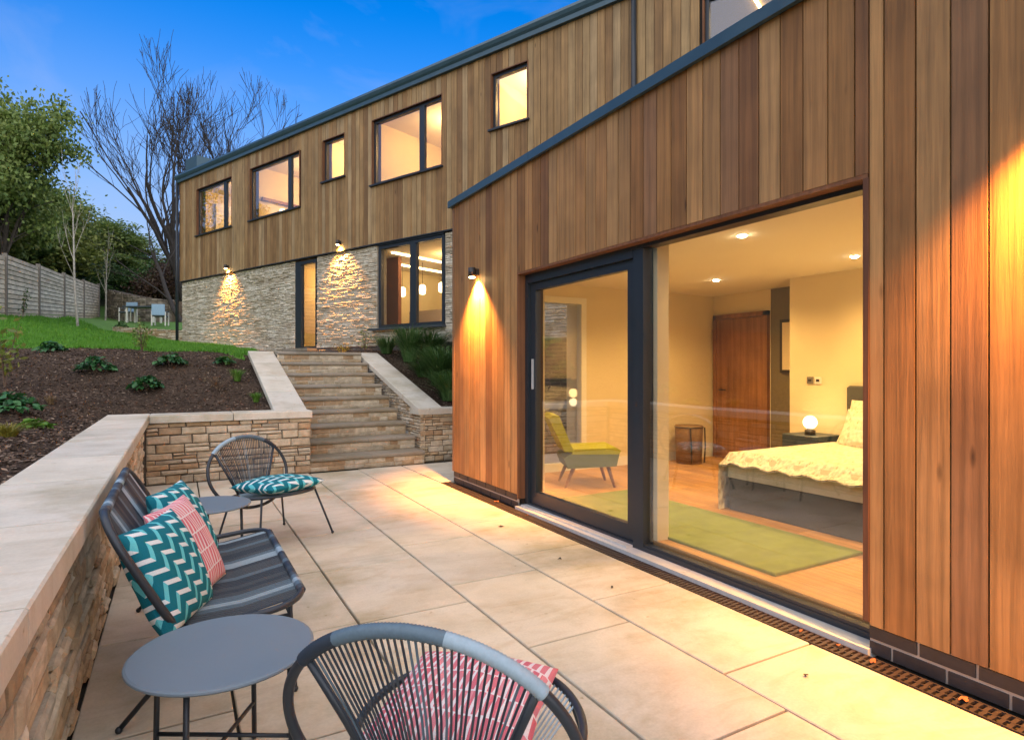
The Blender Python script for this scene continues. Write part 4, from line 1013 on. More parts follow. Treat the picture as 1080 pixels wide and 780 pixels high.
# sofa: built in world axes, back to the wall (faces +x)
sofa = thing('string_sofa', (.1, 3.42, 0), 'two seat string sofa in slate and navy cord against the retaining wall', 'sofa')
def rrect(c, ax, ay, hx, hy, r, n=8):
    pts = []
    for (sx, sy, a0) in ((1,1,0), (-1,1,90), (-1,-1,180), (1,-1,270)):
        for i in range(n+1):
            a = R(a0+90*i/n); pts.append(Vector(c)+Vector(ax)*(sx*(hx-r)+r*math.cos(a))+Vector(ay)*(sy*(hy-r)+r*math.sin(a)))
    return pts
def dense(pts, closed, st=.012):
    out = []; k = len(pts)
    for i in range(k if closed else k-1):
        a, b = pts[i], pts[(i+1) % k]; m = max(1, int((b-a).length/st))
        out += [a.lerp(b, j/m) for j in range(m)]
    return out
def make_sofa():
    yc, hy = 3.42, .70
    # local x is measured from world x
    sf, sr = Vector((.49, 0, .395)), Vector((.0, 0, .345))        # seat front and rear
    ax = (sf-sr).normalized(); c = (sf+sr)/2; hx = (sf-sr).length/2
    seat = rrect((c.x, yc, c.z), ax, (0,1,0), hx, hy, .16)
    bt, bb = Vector((-.255, 0, .835)), Vector((.02, 0, .33)); bx = (bt-bb).normalized(); cb = (bt+bb)/2; hb = (bt-bb).length/2
    back = rrect((cb.x, yc, cb.z), bx, (0,1,0), hb, hy+.02, .17)
    mb = MB(); mb.tube(seat, .0145, 10, True); mb.build('seat_frame', M['steel'], sofa, True, world=True)
    mb = MB(); mb.tube(back, .016, 10, True); mb.build('back_frame', M['steel'], sofa, True, world=True)
    def band(y):
        k = int((y-yc+hy)/(2*hy)*29.99)
        return [0,0,3,3,1,2,1,3,0,3,0,0,1,3,3,0,2,2,1,3,0,0,3,1,3,0,0,2,3,0][k]
    mb = MB(); n = 56
    for i in range(n+1):
        y = yc-hy+.085+(2*hy-.17)*i/n
        ins = lambda hh, r: 0 if abs(y-yc) < hh-r else r-math.sqrt(max(0, r*r-(abs(y-yc)-hh+r)**2))
        a = Vector((bt.x, y, bt.z))-bx*ins(hy+.02, .17); b = Vector((.005, y, .347)); m = a.lerp(b, .5)+Vector((.012, 0, 0)); k = band(y)
        mb.tube([a, m, b], .0039, 5, mi=k, caps=False)
    mb.build('back_strings', CM, sofa, world=True)
    mb = MB()
    for i in range(n+1):
        y = yc-hy+.085+(2*hy-.17)*i/n
        ins = lambda hh, r: 0 if abs(y-yc) < hh-r else r-math.sqrt(max(0, r*r-(abs(y-yc)-hh+r)**2))
        a = Vector((.005, y, .347)); b = Vector((sf.x, y, sf.z))-ax*ins(hy, .16); m = a.lerp(b, .5)-Vector((0, 0, .018)); k = band(y)
        mb.tube([a, m, b], .0041, 5, mi=k, caps=False)
    mb.build('seat_strings', CM, sofa, world=True)
    for (pt, nm) in (((sf.x, sf.z), 'front_wrap'), ((bt.x, bt.z), 'top_wrap')):
        P = dense([Vector((pt[0], yc-hy+.14, pt[1])), Vector((pt[0], yc+hy-.14, pt[1]))], False, .006); L = len(P); mb = MB()
        mb.tube(P, [.0205 if i % 2 else .0188 for i in range(L)], 9, False, 0, [band(p.y) for p in P]); mb.build(nm, CM, sofa, True, world=True)
    for s in (-1, 1):
        y = yc+s*(hy-.06)
        mb = MB(); mb.tube([(.43, y, .375), (.43, y, .34), (.445, y+s*.03, .012)], .010, 8); mb.ball((.445, y+s*.03, .012), .014, 8); mb.build('leg', M['steel'], sofa, True, world=True)
        mb = MB(); mb.tube([(.10, y, .34), (-.20, y+s*.02, .012)], .010, 8); mb.ball((-.20, y+s*.02, .012), .014, 8); mb.build('leg', M['steel'], sofa, True, world=True)
        mb = MB(); mb.tube([(.43, y, .325), (.02, y, .315)], .010, 8); mb.build('side_rail', M['steel'], sofa, True, world=True)
    mb = MB(); mb.tube([(.43, yc-hy+.06, .33), (.43, yc+hy-.06, .33)], .010, 8); mb.build('front_rail', M['steel'], sofa, True, world=True)
make_sofa()
def cushion(mat, loc, X, Y, label, w=.47, h=.47, t=.155, back=None):
    mb, uv = pillow_mesh(w, h, t, 26, .05)
    o = mb.build('cushion', [M[mat]], None, True, uv=uv)
    X = Vector(X).normalized(); Z = X.cross(Vector(Y)).normalized(); Yv = Z.cross(X)
    o.matrix_world = Matrix(((X.x, Yv.x, Z.x, loc[0]), (X.y, Yv.y, Z.y, loc[1]), (X.z, Yv.z, Z.z, loc[2]), (0,0,0,1)))
    tag(o, label, 'cushion'); return o
lean = (-.42, 0, .91)
cushion('teal', (-.035, 2.93, .55), (.42, 1, 0), (-.38, .12, .90), 'teal and white geometric cushion on the sofa nearest the camera', .46, .46, .17)
cushion('pink', (.04, 3.22, .56), (.36, 1, 0), (-.42, .12, .89), 'pink striped cushion leaning between two teal cushions on the sofa', .46, .46, .13)
cushion('teal', (.03, 3.62, .57), (.35, 1, 0), (-.42, .1, .90), 'teal and white geometric cushion at the far end of the sofa', .46, .46, .16)
cushion('teal', (.72, 5.27, .455), (.87, .5, .0), (-.5, .87, -.06), 'teal and white geometric cushion lying on the far string chair', .52, .54, .13)
cushion('pink', (.735, 1.60, .43), (.72, -.69, 0), (.66, .69, .06), 'pink and white striped cushion on the foreground string chair', .46, .46, .13)

# ------------------------------------------------------------------ plants
def px_pt(px, D):
    u = (px-540)/635; return (FW[0]*D+RT[0]*u*D, FW[1]*D+RT[1]*u*D)
def mound_leaves(n, r, h, L, W, droop=.35, rs=None):
    rs = rs or nr
    a = rs.rand(n)*6.283; e = rs.rand(n)**.6; rr = r*e*rs.uniform(.75, 1.1, n); z = h*(1-.75*e**2)*rs.uniform(.55, 1.05, n)
    p = np.stack([np.cos(a)*rr, np.sin(a)*rr, z], 1)
    out = np.stack([np.cos(a), np.sin(a), np.full(n, droop)-e*droop*1.8], 1)+rs.normal(0, .35, (n, 3)); out /= np.linalg.norm(out, axis=1)[:, None]
    up = np.tile([0, 0, 1.], (n, 1))+rs.normal(0, .35, (n, 3)); b = np.cross(up, out); b /= np.linalg.norm(b, axis=1)[:, None]
    c = np.cross(out, b); R3 = np.stack([out, b, c], 2)
    L = L*rs.uniform(.7, 1.25, n); W = W*rs.uniform(.75, 1.2, n)
    A = R3[:, :, 0]*L[:, None]; B = R3[:, :, 1]*W[:, None]; C = R3[:, :, 2]
    base = p
    return np.stack([base-A*.5, base-A*.2+B*.42, base+A*.2+B*.45, base+A*.5-C*(.02), base+A*.2-B*.45, base-A*.2-B*.42], 1)
def blades(n, r, h, spread, w):
    a = nr.rand(n)*6.283; r0 = r*.35*nr.rand(n)**.5; hh = h*nr.uniform(.55, 1.1, n); sp = spread*nr.uniform(.3, 1.1, n); Q = []
    x0 = np.cos(a)*r0; y0 = np.sin(a)*r0; dx, dy = np.cos(a+nr.normal(0, .3, n)), np.sin(a+nr.normal(0, .3, n)); wx, wy = -dy*w, dx*w
    segs = [0, .35, .7, 1.0]
    def pt(t):
        return np.stack([x0+dx*sp*t**1.7, y0+dy*sp*t**1.7, hh*(t*1.25-.55*t**2.6)], 1)
    for t0, t1 in zip(segs[:-1], segs[1:]):
        p, q = pt(t0), pt(t1); wa = np.stack([wx*(1-t0*.85), wy*(1-t0*.85), 0*wx], 1); wb = np.stack([wx*(1-t1*.85), wy*(1-t1*.85), 0*wx], 1)
        Q.append(np.stack([p-wa, p+wa, q+wb, q-wb], 1))
    return np.concatenate(Q)
def plant(name, px, D, quads, mat, label, cat='plant', grp=None, dz=0, stems=None, smat='twig'):
    x, y = px_pt(px, D); z = zt(x, y)+dz; t = thing(name, (x, y, z), label, cat, 0, grp)
    soup('foliage', quads, M[mat], None, t)
    if stems: stems.build('stem', M[smat], t)
    return t
G1 = 'low leafy plants in the bark bed'
def stems_for(n, r, h):
    mb = MB()
    for i in range(n):
        a = rnd.random()*6.283; mb.tube([(0, 0, -.02), (math.cos(a)*r*.5, math.sin(a)*r*.5, h*.5), (math.cos(a)*r, math.sin(a)*r, h*.8)], [.006, .004, .002], 4, caps=False)
    return mb
for (px, D, r, h, n, lab) in ((101, 9.0, .27, .24, 170, 'dark green leafy plant left of centre in the bark bed'), (155, 8.5, .22, .20, 150, 'dark green leafy plant nearest the low stone wall in the bark bed'), (180, 9.4, .22, .20, 150, 'green leafy plant above the other near the middle of the bark bed'),
        (54, 10.4, .24, .19, 140, 'leafy plant at the lawn edge on the left of the bark bed'), (14, 6.4, .26, .22, 150, 'broad dark leafy plant at the left edge of the bark bed'), (36, 5.75, .15, .09, 60, 'small bright flat plant just beside the coping'), (236, 10.0, .17, .12, 60, 'small leafy sprig near the top of the sloping coping')):
    plant('leafy_plant', px, D, mound_leaves(n, r, h, .095, .06), 'leaf_bed' if 'bright' not in lab else 'leaf_bright', lab, 'plant', G1, 0, stems_for(6, r*.6, h))
for (px, D, r, h, mat, lab) in ((250, 9.3, .17, .26, 'leaf_bright', 'bright green grassy tuft beside the upper part of the left coping'), (270, 8.6, .12, .20, 'leaf_bright', 'small grassy tuft beside the lower end of the left coping'), (240, 10.05, .14, .20, 'leaf_bright', 'low grassy tuft at the lawn edge near the steps'), (8, 5.0, .2, .16, 'leaf_gold', 'yellow grassy tuft at the left edge above the coping'), (53, 7.2, .1, .14, 'leaf_dry', 'small dry straw coloured tuft in the bark bed')):
    plant('grass_tuft', px, D, blades(220 if h > .15 else 90, r*.8, h, r, .004), mat, lab, 'grass tuft')
def shoot(px, D, H, nst, nl, L, mat, lab, name='young_shrub', spread=.22, smat='twig', dz=0):
    mb = MB(); pts = []
    for i in range(nst):
        a = rnd.random()*6.283; s = spread*rnd.uniform(.3, 1); hh = H*rnd.uniform(.75, 1.05)
        ps = [Vector((math.cos(a)*s*t**1.4, math.sin(a)*s*t**1.4, hh*t-.03)) for t in (0, .33, .66, 1)]
        mb.tube(ps, [.008, .006, .004, .0015], 5, caps=False)
        for k in range(nl):
            t = rnd.uniform(.25, 1.03); pts.append((math.cos(a)*s*t**1.4+rnd.gauss(0, .05), math.sin(a)*s*t**1.4+rnd.gauss(0, .05), hh*t-.03+rnd.gauss(0, .03)))
    q = leaf_quads(np.array(pts), nr.uniform(.7, 1.2, len(pts))*L, nr.uniform(.4, .6, len(pts))*L)
    return plant(name, px, D, q, mat, lab, 'shrub', None, dz, mb, smat)
shoot(150, 10.7, .55, 7, 26, .065, 'leaf_mid', 'upright young green shrub at the lawn edge in the bark bed')
shoot(5, 7.6, .95, 4, 26, .10, 'leaf_yel', 'tall young sapling at the left edge of the photo', 'young_sapling', .15)
shoot(230, 8.8, .26, 22, 3, .03, 'leaf_dry', 'small bare brown twiggy shrub near the left coping', 'twiggy_shrub', .24)
G2 = 'arching grass clumps beside the steps'
for (px, D, r, h, n, lab) in ((466, 10.6, .42, .80, 1500, 'large arching grass clump beside the timber corner of the house'), (474, 9.9, .30, .55, 900, 'arching grass clump low against the timber corner'), (432, 11.6, .30, .78, 900, 'upright grass clump under the middle of the kitchen window'), (408, 12.2, .25, .42, 500, 'small grass clump at the top of the right coping'), (452, 11.9, .36, .62, 900, 'grass clump under the right half of the kitchen window'), (447, 10.9, .28, .35, 500, 'low grass clump in front of the large clumps right of the steps')):
    plant('grass_clump', px, D, blades(int(n*.55), r*1.15, h*1.2, r*2.0, .011), 'leaf_reed', lab, 'grass clump', G2)
shoot(362, 14.1, .32, 14, 18, .05, 'leaf_gold', 'yellow leaved low shrub at the foot of the stone by the door', 'golden_shrub', .3)
shoot(385, 13.4, .55, 6, 10, .06, 'leaf_mid', 'thin upright shrub between the yellow shrub and the kitchen window', 'young_shrub', .2)

# --- trees
def limb_tree(rn, H, r0, lv, spread, n0, upb=.25, lean=(0,0), first=.3, thin=.62, ratio=.66, tips=None, sides=(8,6,5,4,3,3), kids=(3,5), bend=.12, rmin=.006, env=None):
    mb = MB()
    def grow(p, d, L, r, level):
        k = 4; pts = [p]; rs = [r]; q = p.copy(); dd = d.copy()
        for i in range(k):
            dd = (dd+Vector((rn.gauss(0, bend), rn.gauss(0, bend), rn.gauss(0, bend*.6)+upb*.12))).normalized(); q = q+dd*(L/k)
            if env is not None and not env(q):
                if i == 0: return
                break
            pts.append(q.copy()); rs.append(r*(1-(i+1)/k*(1-thin)))
        mb.tube(pts, rs, sides[min(level, len(sides)-1)], caps=False)
        k = len(pts)-1
        if level >= lv:
            if tips is not None: tips.append((q.copy(), level)); tips.append((pts[len(pts)//2], level))
            return
        n = rn.randint(*kids) if level else n0
        for i in range(n):
            t = (first+(1-first)*rn.random()) if level == 0 else rn.uniform(.3, 1.0)
            if i == 0: t = 1.0
            j = min(k-1, int(t*k)); bp = pts[j].lerp(pts[j+1], t*k-j) if t < 1 else pts[-1]
            az = rn.random()*6.283 if level else i*2.4+rn.random()
            perp = dd.orthogonal().normalized(); perp.rotate(Matrix.Rotation(az, 3, dd))
            sp = spread*rn.uniform(.6, 1.2) if i else spread*.35
            nd = (dd*math.cos(sp)+perp*math.sin(sp)+Vector((0, 0, upb))).normalized()
            grow(bp, nd, L*ratio*rn.uniform(.75, 1.15)*(1.0 if t > .6 else 1.15), max(rmin, r*thin*(1-.35*t)*rn.uniform(.6, .95)), level+1)
    grow(Vector((0, 0, -.3)), Vector((lean[0], lean[1], 1)).normalized(), H, r0, 0)
    return mb
def bare_tree(px, D, label, seed, H, r0, n0, lean, zc, rx, rz, lv=5, cx=0):
    x, y = px_pt(px, D); rn = random.Random(seed); t = thing('bare_tree', (x, y, zt(x, y)), label, 'tree')
    def env(q): return q.z < 2.5 or (((q.x-cx*RT[0])**2+(q.y-cx*RT[1])**2)/(rx*rx)+(q.z-zc)**2/(rz*rz)) < 1+rn.uniform(-.12, .10)
    limb_tree(rn, H, r0, lv, .40, n0, .13, lean, .35, .70, .72, None, kids=(2, 4), bend=.10, rmin=.0125, env=env).build('trunk', M['bark_dark'], t)
    return t
bare_tree(196, 33, 'tall leafless tree with many upright branches rising at the left end of the house', 5, 5.4, .26, 9, (.12*RT[0], .12*RT[1]), 8.8, 5.6, 6.4, 5, .9)
bare_tree(258, 36, 'leafless tree showing only its fine crown above the roof edge', 17, 5.6, .24, 10, (.02, .0), 8.6, 4.9, 5.9)
def side_branch():
    x, y = px_pt(196, 29); t = thing('leaning_tree', (x, y, zt(x, y)), 'thin bare leaning tree arching left from the corner of the house', 'tree'); rn = random.Random(8)
    limb_tree(rn, 5.0, .12, 3, .5, 5, .10, (-.75*RT[0], -.75*RT[1]), .35, .6, .6).build('trunk', M['bark_dark'], t)
side_branch()
def sapling(px, D, H, lab):
    x, y = px_pt(px, D); t = thing('birch_sapling', (x, y, zt(x, y)), lab, 'tree', 0, 'slender birches on the lawn'); rn = random.Random(int(px))
    limb_tree(rn, H, .045, 2, .5, 9, .35, (.02, 0), .25, .35, .32, None, bend=.05).build('trunk', M['birch'], t)
sapling(83, 21, 4.6, 'slender pale birch standing on the lawn in front of the fence'); sapling(111, 29.5, 3.6, 'thin pale sapling standing where fence and stone wall meet')
shoot(24, 18.6, .95, 5, 14, .09, 'leaf_dark', 'small dark climber standing in front of the garden fence', 'climbing_shrub', .15)
def crown_tree(seed, H, leafmat_, nleaf, Lf, spread=.75, lv=3, n0=9, upb=.2, sig=.75):
    rn = random.Random(seed); tips = []
    mb = limb_tree(rn, H, H*.035, lv, spread, n0, upb, (0, 0), .25, .6, .58, tips, sides=(8,5,4,3))
    tp = np.array([q for q, _ in tips]); rs = np.random.RandomState(seed)
    idx = rs.randint(0, len(tp), nleaf); P = tp[idx]+rs.normal(0, sig, (nleaf, 3))*np.array([1, 1, .55])*rs.uniform(.25, 1, (nleaf, 1))
    P = P[P[:, 2] > .5]
    q = leaf_quads(P, rs.uniform(.7, 1.3, len(P))*Lf, rs.uniform(.45, .7, len(P))*Lf)
    return mb, q
PROTO = {}
def make_proto(key, seed, H, mat, nleaf, Lf, **kw):
    mb, q = crown_tree(seed, H, mat, nleaf, Lf, **kw)
    t = thing('woodland_tree', (0, 0, 0), 'tree', 'tree', 0, 'trees of the wood behind the fence')
    mb.build('trunk', M['bark'], t); soup('crown', q, M[mat], None, t)
    top = q[:, :, 2].max(); rad = np.percentile(np.hypot(q[:, :, 0], q[:, :, 1]), 95); PROTO[key] = [t, top, rad, 0]
make_proto('a', 3, 4.2, 'leaf_mid', 15000, .26); make_proto('b', 14, 3.6, 'leaf_yel', 15000, .24, upb=.12, spread=.9); make_proto('c', 25, 3.4, 'leaf_dark', 13000, .26, upb=.1, spread=.95)
make_proto('d', 33, 2.0, 'leaf_dark', 9000, .20, upb=.05, spread=1.1, n0=12, sig=.5); make_proto('e', 41, 4.6, 'leaf_mid', 24000, .20, upb=.08, spread=.8, n0=16, sig=.55); make_proto('f', 52, 2.0, 'leaf_purple', 8000, .18, upb=.05, spread=1.1, n0=12, sig=.5)
def tree_at(key, px, D, ytop, rad_px, rz, label, sink=0):
    pr = PROTO[key]; x, y = px_pt(px, D); z = zt(x, y)-sink; ztop = 1.4+(389-ytop)*D/635; h = ztop-z; s = h/pr[1]; sx = (rad_px*D/635)/pr[2]
    if pr[3] == 0: o = pr[0]; o.location = (x, y, z); o.rotation_euler = (0, 0, rz); o.scale = (sx, sx, s); o['label'] = label
    else: o = dup(pr[0], (x, y, z), rz, label, (sx, sx, s))
    pr[3] += 1
TREES = [('a', -14, 27, 150, 58, 5.0, 'dense green tree behind the feathery crown at the left edge'), ('e', 0, 24, 70, 74, .3, 'tall feathery green tree filling the upper left edge of the photo'), ('b', 22, 30, 175, 70, 1.2, 'yellow green tree directly below the feathery tall tree'), ('a', 66, 36, 186, 55, 2.2, 'rounded mid green tree rising in the middle of the wooded slope'),
    ('a', 106, 42, 222, 52, .7, 'mid green tree on the falling skyline above the blue sign'), ('b', 140, 46, 248, 45, 4.0, 'yellow green tree on the skyline left of the bare tree'), ('c', 172, 44, 266, 42, 1.9, 'dark green tree beside the left corner of the house'),
    ('c', 40, 33, 250, 62, 3.3, 'dark green tree behind the second fence panel'), ('c', -30, 27, 190, 75, 5.1, 'dark green tree at the far left edge below the feathery crown'), ('a', 90, 38, 262, 48, 5.6, 'mid green tree close behind the birch sapling'), ('d', 122, 36, 272, 34, .4, 'dark bush behind the end of the fence'), ('d', 152, 37, 268, 38, 2.6, 'dark bush behind the curved stone wall'),
    ('f', 180, 34, 268, 34, 1.1, 'purple brown bush behind the right end of the stone wall'), ('d', 20, 28, 268, 48, 4.4, 'dark bush behind the first fence panel'), ('d', 64, 32, 276, 40, 3.0, 'dark bush behind the third fence panel'), ('b', -90, 24, 120, 80, 2.0, 'yellow green tree beyond the left edge of the view'), ('c', -170, 20, 110, 90, 2.9, 'dark tree beyond the left edge of the view beside the terrace'), ('a', 215, 52, 280, 40, 2.9, 'mid green tree behind the trunk of the bare tree')]
for tr in TREES: tree_at(*tr)

# ------------------------------------------------------------------ fence, garden wall, far furniture
fence = thing('garden_fence', (-4.3, 27, 3.0), 'pale slatted timber garden fence stepping up the lawn on the left', 'fence')
FP = [(-4.75, 19.4, 2.72, 4.50), (-4.51, 22.97, 2.98, 4.80), (-4.27, 26.38, 3.22, 5.02), (-4.08, 30.28, 3.50, 5.28), (-3.86, 34.15, 3.78, 5.52), (-3.59, 37.43, 4.03, 5.76)]
for k in range(5):
    a, b = FP[k], FP[k+1]; mb = MB(); n = 13; tl, tr_ = a[3]+.03, b[3]-.05; bl, br = a[2]-.05, b[2]-.05
    d = Vector((b[0]-a[0], b[1]-a[1], 0)).normalized(); nn = Vector((-d.y, d.x, 0))
    for i in range(n):
        f0, f1 = i/n+.006, (i+1)/n-.006; pa, pb = Vector((a[0], a[1], 0))+d*.06, Vector((b[0], b[1], 0))-d*.06
        vs = []
        for o in (.02, -.012):
            for (p, lo, hi) in ((pa, bl, tl), (pb, br, tr_)):
                vs += [p+nn*(-o)+Vector((0, 0, lo+(hi-lo)*f0)), p+nn*(-o*.4)+Vector((0, 0, lo+(hi-lo)*f1))]
        mb.add(vs, [(0,2,3,1), (4,5,7,6), (0,1,5,4), (2,6,7,3), (1,3,7,5), (0,4,6,2)])
    mb.build('panel', M['fencewood'], fence, world=True)
for k, a in enumerate(FP):
    mb = MB(); mb.box(a[0]-.06, a[0]+.06, a[1]-.06, a[1]+.06, a[2]-.3, a[3]+.04); mb.build('post', M['concrete'], fence, world=True)
gw = thing('garden_wall', (-1.5, 36, 3.6), 'curved old stone garden wall behind the outdoor dining set', 'wall')
mb = MB(); mc = MB(); N = 12; rn = random.Random(6); PW = []
for i in range(N+1):
    f = i/N; px = 112+72*f; D = 31.5-1.6*f-1.0*math.sin(math.pi*f); x, y = px_pt(px, D); PW.append((x, y, 1.4+(389-(305+11*f+2*math.sin(3*f)))*D/635))
for a, b in zip(PW[:-1], PW[1:]):
    d = Vector((b[0]-a[0], b[1]-a[1], 0)); L = d.length; d.normalize(); nn = Vector((d.y, -d.x, 0))
    z0 = min(zt(a[0], a[1]), zt(b[0], b[1]))-.3
    stones(mb, lambda u, o, z: Vector((a[0], a[1], z))+d*u+nn*o, L, z0, lambda u: a[2]+(b[2]-a[2])*u/L, hr=(.08,.18), wr=(.2,.55), pro=(.02,.06), rn=rn)
    B = [Vector((a[0], a[1], z0)), Vector((b[0], b[1], z0))]; T2 = [Vector((a[0], a[1], a[2])), Vector((b[0], b[1], b[2]))]
    mc.add([B[0], B[1], T2[1], T2[0], B[0]-nn*.4, B[1]-nn*.4, T2[1]-nn*.4, T2[0]-nn*.4], [(0,1,2,3), (5,4,7,6), (3,2,6,7), (0,4,5,1), (1,5,6,2), (4,0,3,7)])
mb.build('stonework', M['stone_old'], gw, world=True); mc.build('core', M['mortar'], gw, world=True)
p0, p1 = px_pt(183, 29.8), px_pt(199, 29.6); mb = MB(); bf = thing('boarded_fence', (p0[0], p0[1], 3.4), 'short brown boarded fence between the stone wall and the house corner', 'fence')
d = (Vector(p1)-Vector(p0)).normalized()
for i in range(11):
    mb.add([(p0[0], p0[1], 3.3+i*.13), (p1[0], p1[1], 3.3+i*.13), (p1[0], p1[1], 3.42+i*.13), (p0[0], p0[1], 3.42+i*.13), (p0[0], p0[1]+.03, 3.3+i*.13), (p1[0], p1[1]+.03, 3.3+i*.13), (p1[0], p1[1]+.03, 3.42+i*.13), (p0[0], p0[1]+.03, 3.42+i*.13)], [(0,1,2,3), (5,4,7,6), (3,2,6,7), (0,4,5,1), (1,5,6,2), (4,0,3,7)])
mb.build('boards', M['fencebrown'], bf, world=True)
for q in (p0, p1): mb = MB(); mb.box(q[0]-.05, q[0]+.05, q[1]-.02, q[1]+.08, 3.0, 4.78); mb.build('post', M['fencebrown'], bf, world=True)
# low stone edging on the lawn
lw = thing('edging_wall', (-1, 25, 2.5), 'low tan stone edging wall crossing the lawn near the house corner', 'wall'); mb = MB(); mc = MB()
a, b = px_pt(119, 22.6), px_pt(193, 20.3); d = Vector((b[0]-a[0], b[1]-a[1], 0)); L = d.length; d.normalize(); nn = Vector((d.y, -d.x, 0)); za, zb = 1.4+(389-344)*22.6/635, 1.4+(389-348)*20.3/635
stones(mb, lambda u, o, z: Vector((a[0], a[1], z))+d*u+nn*o, L, 2.2, lambda u: za+(zb-za)*u/L, hr=(.06,.12), wr=(.2,.5), rn=rn)
B = [Vector((a[0], a[1], 2.1)), Vector((b[0], b[1], 2.1))]; T2 = [Vector((a[0], a[1], za-.01)), Vector((b[0], b[1], zb-.01))]
mc.add([B[0], B[1], T2[1], T2[0], B[0]-nn*.3, B[1]-nn*.3, T2[1]-nn*.3, T2[0]-nn*.3], [(0,1,2,3), (5,4,7,6), (3,2,6,7), (0,4,5,1), (1,5,6,2), (4,0,3,7)])
mb.build('stonework', M['stone'], lw, world=True); mc.build('core', M['mortar'], lw, world=True)
for (px, D, lab) in ((155, 23.2, 'dark little shrub above the low edging wall, left one'), (172, 22.4, 'dark little shrub above the low edging wall, right one'), (128, 24.5, 'dark tuft where the edging wall meets the lawn'), (190, 21.6, 'dark shrub against the left corner of the house')):
    plant('edging_shrub', px, D, mound_leaves(130, .26, .32, .10, .06), 'leaf_dark', lab, 'shrub')
# outdoor dining set in the distance
def far_chair(px, D, rz, lab):
    x, y = px_pt(px, D); t = thing('outdoor_chair', (x, y, zt(x, y)), lab, 'chair', rz, 'chairs of the far dining set')
    mb = MB(); mb.cbox(-.27, .27, -.25, .25, .42, .47, .01); mb.build('seat', M['outfurn'], t)
    mb = MB(); mb.cbox(-.26, .26, -.30, -.255, .47, .95, .01); mb.build('backrest', M['paleblue'], t)
    for s in (-1, 1):
        mb = MB(); mb.box(s*.28-.02, s*.28+.02, -.25, .22, .63, .66); mb.build('armrest', M['outfurn'], t)
        for q in (-.23, .22): mb = MB(); mb.box(s*.27-.022, s*.27+.022, q-.022, q+.022, 0, .64); mb.build('leg', M['whitepaint'], t)
far_chair(135, 28.3, R(150), 'pale blue garden chair left of the far outdoor table'); far_chair(169, 26.9, R(-15), 'pale blue garden chair right of the far outdoor table')
x, y = px_pt(152, 27.8); t = thing('outdoor_table', (x, y, zt(x, y)), 'dark outdoor dining table on pale legs in front of the curved stone wall', 'table', R(-29))
mb = MB(); mb.cbox(-.75, .75, -.4, .4, .70, .75, .01); mb.build('tabletop', M['outfurn'], t)
for a in (-.6, .6):
    for b in (-.3, .3): mb = MB(); mb.box(a-.035, a+.035, b-.035, b+.035, 0, .70); mb.build('leg', M['whitepaint'], t)
x, y = px_pt(97, 36.5); t = thing('notice_board', (x, y, zt(x, y)), 'small dark framed board with pale blue lower half above the fence', 'board', R(-20))
zz = 1.4+(389-305)*36.5/635-zt(x, y)
mb = MB(); mb.box(-.55, .55, -.03, .03, zz, zz+1.1); mb.build('frame', M['frame'], t)
mb = MB(); mb.box(-.46, .46, -.045, -.031, zz+.08, zz+.42); mb.build('panel', M['paleblue'], t)
mb = MB(); mb.box(-.46, .46, -.045, -.031, zz+.46, zz+1.02); mb.build('panel', M['leaf_dark'], t)
for s in (-1, 1): mb = MB(); mb.box(s*.5-.04, s*.5+.04, .031, .09, -.3, zz+1.0); mb.build('post', M['fencebrown'], t)

# ------------------------------------------------------------------ sky, sun, view
SKYH = (.86, 1.04, 1.50)   # pale lavender dusk horizon
SUN_EL, SUN_AZ = 7.0, 196.0
w = bpy.data.worlds.new('World'); sc.world = w; w.use_nodes = True; nt = w.node_tree
bg = nt.nodes['Background']; sky = nt.nodes.new('ShaderNodeTexSky'); sky.sky_type = 'NISHITA'; sky.sun_disc = False
sky.sun_elevation = R(SUN_EL); sky.sun_rotation = R(SUN_AZ); sky.altitude = 100; sky.air_density = 1.0; sky.dust_density = 1.0; sky.ozone_density = 3.2
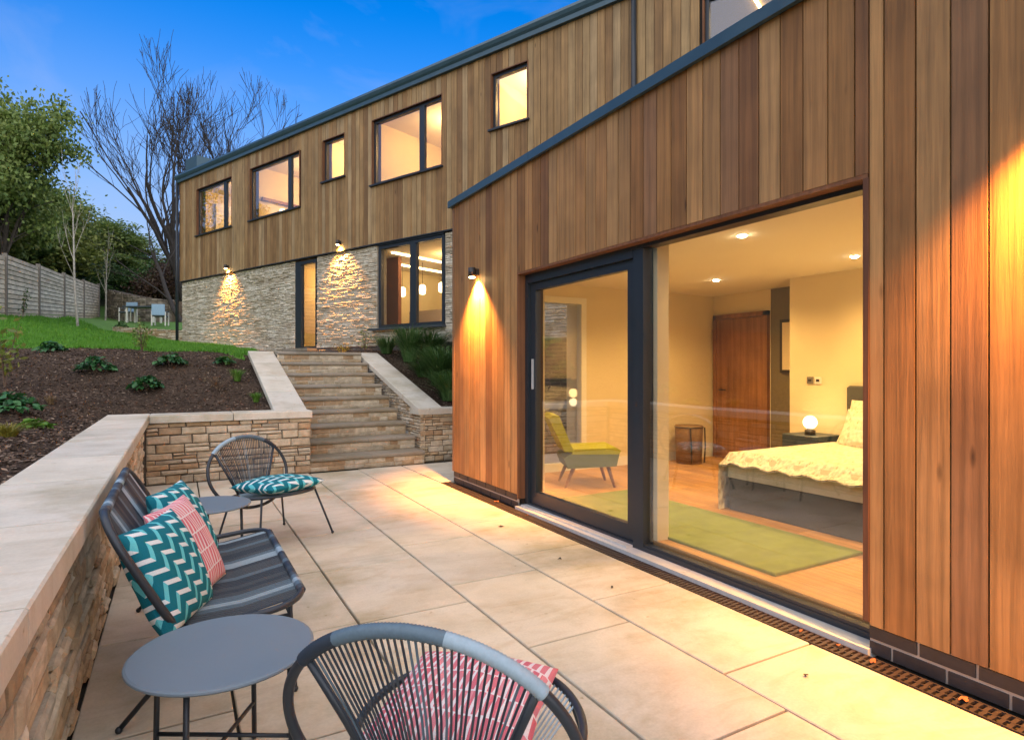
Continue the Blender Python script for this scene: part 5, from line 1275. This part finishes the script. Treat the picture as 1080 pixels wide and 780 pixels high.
# thin cloud streaks
tc = nt.nodes.new('ShaderNodeTexCoord'); mp = nt.nodes.new('ShaderNodeMapping'); mp.inputs['Scale'].default_value = (1.2, 1.2, 3.2); nt.links.new(tc.outputs['Generated'], mp.inputs[0])
nz = nt.nodes.new('ShaderNodeTexNoise'); nz.inputs['Scale'].default_value = 2.6; nz.inputs['Detail'].default_value = 6; nz.inputs['Roughness'].default_value = .55; nz.inputs['Distortion'].default_value = .6; nt.links.new(mp.outputs[0], nz.inputs['Vector'])
cr = nt.nodes.new('ShaderNodeValToRGB'); cr.color_ramp.elements[0].position = .50; cr.color_ramp.elements[0].color = (0,0,0,1); cr.color_ramp.elements[1].position = .85; cr.color_ramp.elements[1].color = (.35,.35,.35,1); nt.links.new(nz.outputs[0], cr.inputs[0])
hs = nt.nodes.new('ShaderNodeHueSaturation'); hs.inputs['Saturation'].default_value = 1.30; hs.inputs['Hue'].default_value = .518; hs.inputs['Value'].default_value = .68; nt.links.new(sky.outputs[0], hs.inputs['Color'])
mx = nt.nodes.new('ShaderNodeMix'); mx.data_type = 'RGBA'; nt.links.new(cr.outputs[0], mx.inputs[0]); nt.links.new(hs.outputs[0], mx.inputs[6]); mx.inputs[7].default_value = (1.1, 1.2, 1.7, 1)
sp = nt.nodes.new('ShaderNodeSeparateXYZ'); nt.links.new(tc.outputs['Generated'], sp.inputs[0])
hz = nt.nodes.new('ShaderNodeMapRange'); hz.interpolation_type = 'SMOOTHSTEP'; hz.inputs[1].default_value = .08; hz.inputs[2].default_value = .52; hz.inputs[3].default_value = .85; hz.inputs[4].default_value = 0.0; nt.links.new(sp.outputs[2], hz.inputs[0])
m2 = nt.nodes.new('ShaderNodeMix'); m2.data_type = 'RGBA'; nt.links.new(hz.outputs[0], m2.inputs[0]); nt.links.new(mx.outputs[2], m2.inputs[6]); m2.inputs[7].default_value = (SKYH[0], SKYH[1], SKYH[2], 1)
nt.links.new(m2.outputs[2], bg.inputs[0]); bg.inputs[1].default_value = .12
sl = bpy.data.lights.new('sun', 'SUN'); sl.energy = .95; sl.angle = R(140); sl.color = (1, .91, .77)
so = bpy.data.objects.new('sun', sl); COL.objects.link(so)
dv = Vector((math.sin(R(SUN_AZ))*math.cos(R(52)), math.cos(R(SUN_AZ))*math.cos(R(52)), math.sin(R(52))))
so.rotation_euler = dv.to_track_quat('Z', 'Y').to_euler()
sc.view_settings.view_transform = 'Standard'; sc.view_settings.look = 'None'; sc.view_settings.gamma = 1; sc.view_settings.use_curve_mapping = False
sc.view_settings.exposure = 2.15
sc.render.engine = 'CYCLES'; sc.cycles.use_denoising = True; sc.cycles.max_bounces = 7; sc.cycles.diffuse_bounces = 3; sc.cycles.transparent_max_bounces = 12; sc.cycles.sample_clamp_indirect = 6; sc.cycles.caustics_reflective = False; sc.cycles.caustics_refractive = False
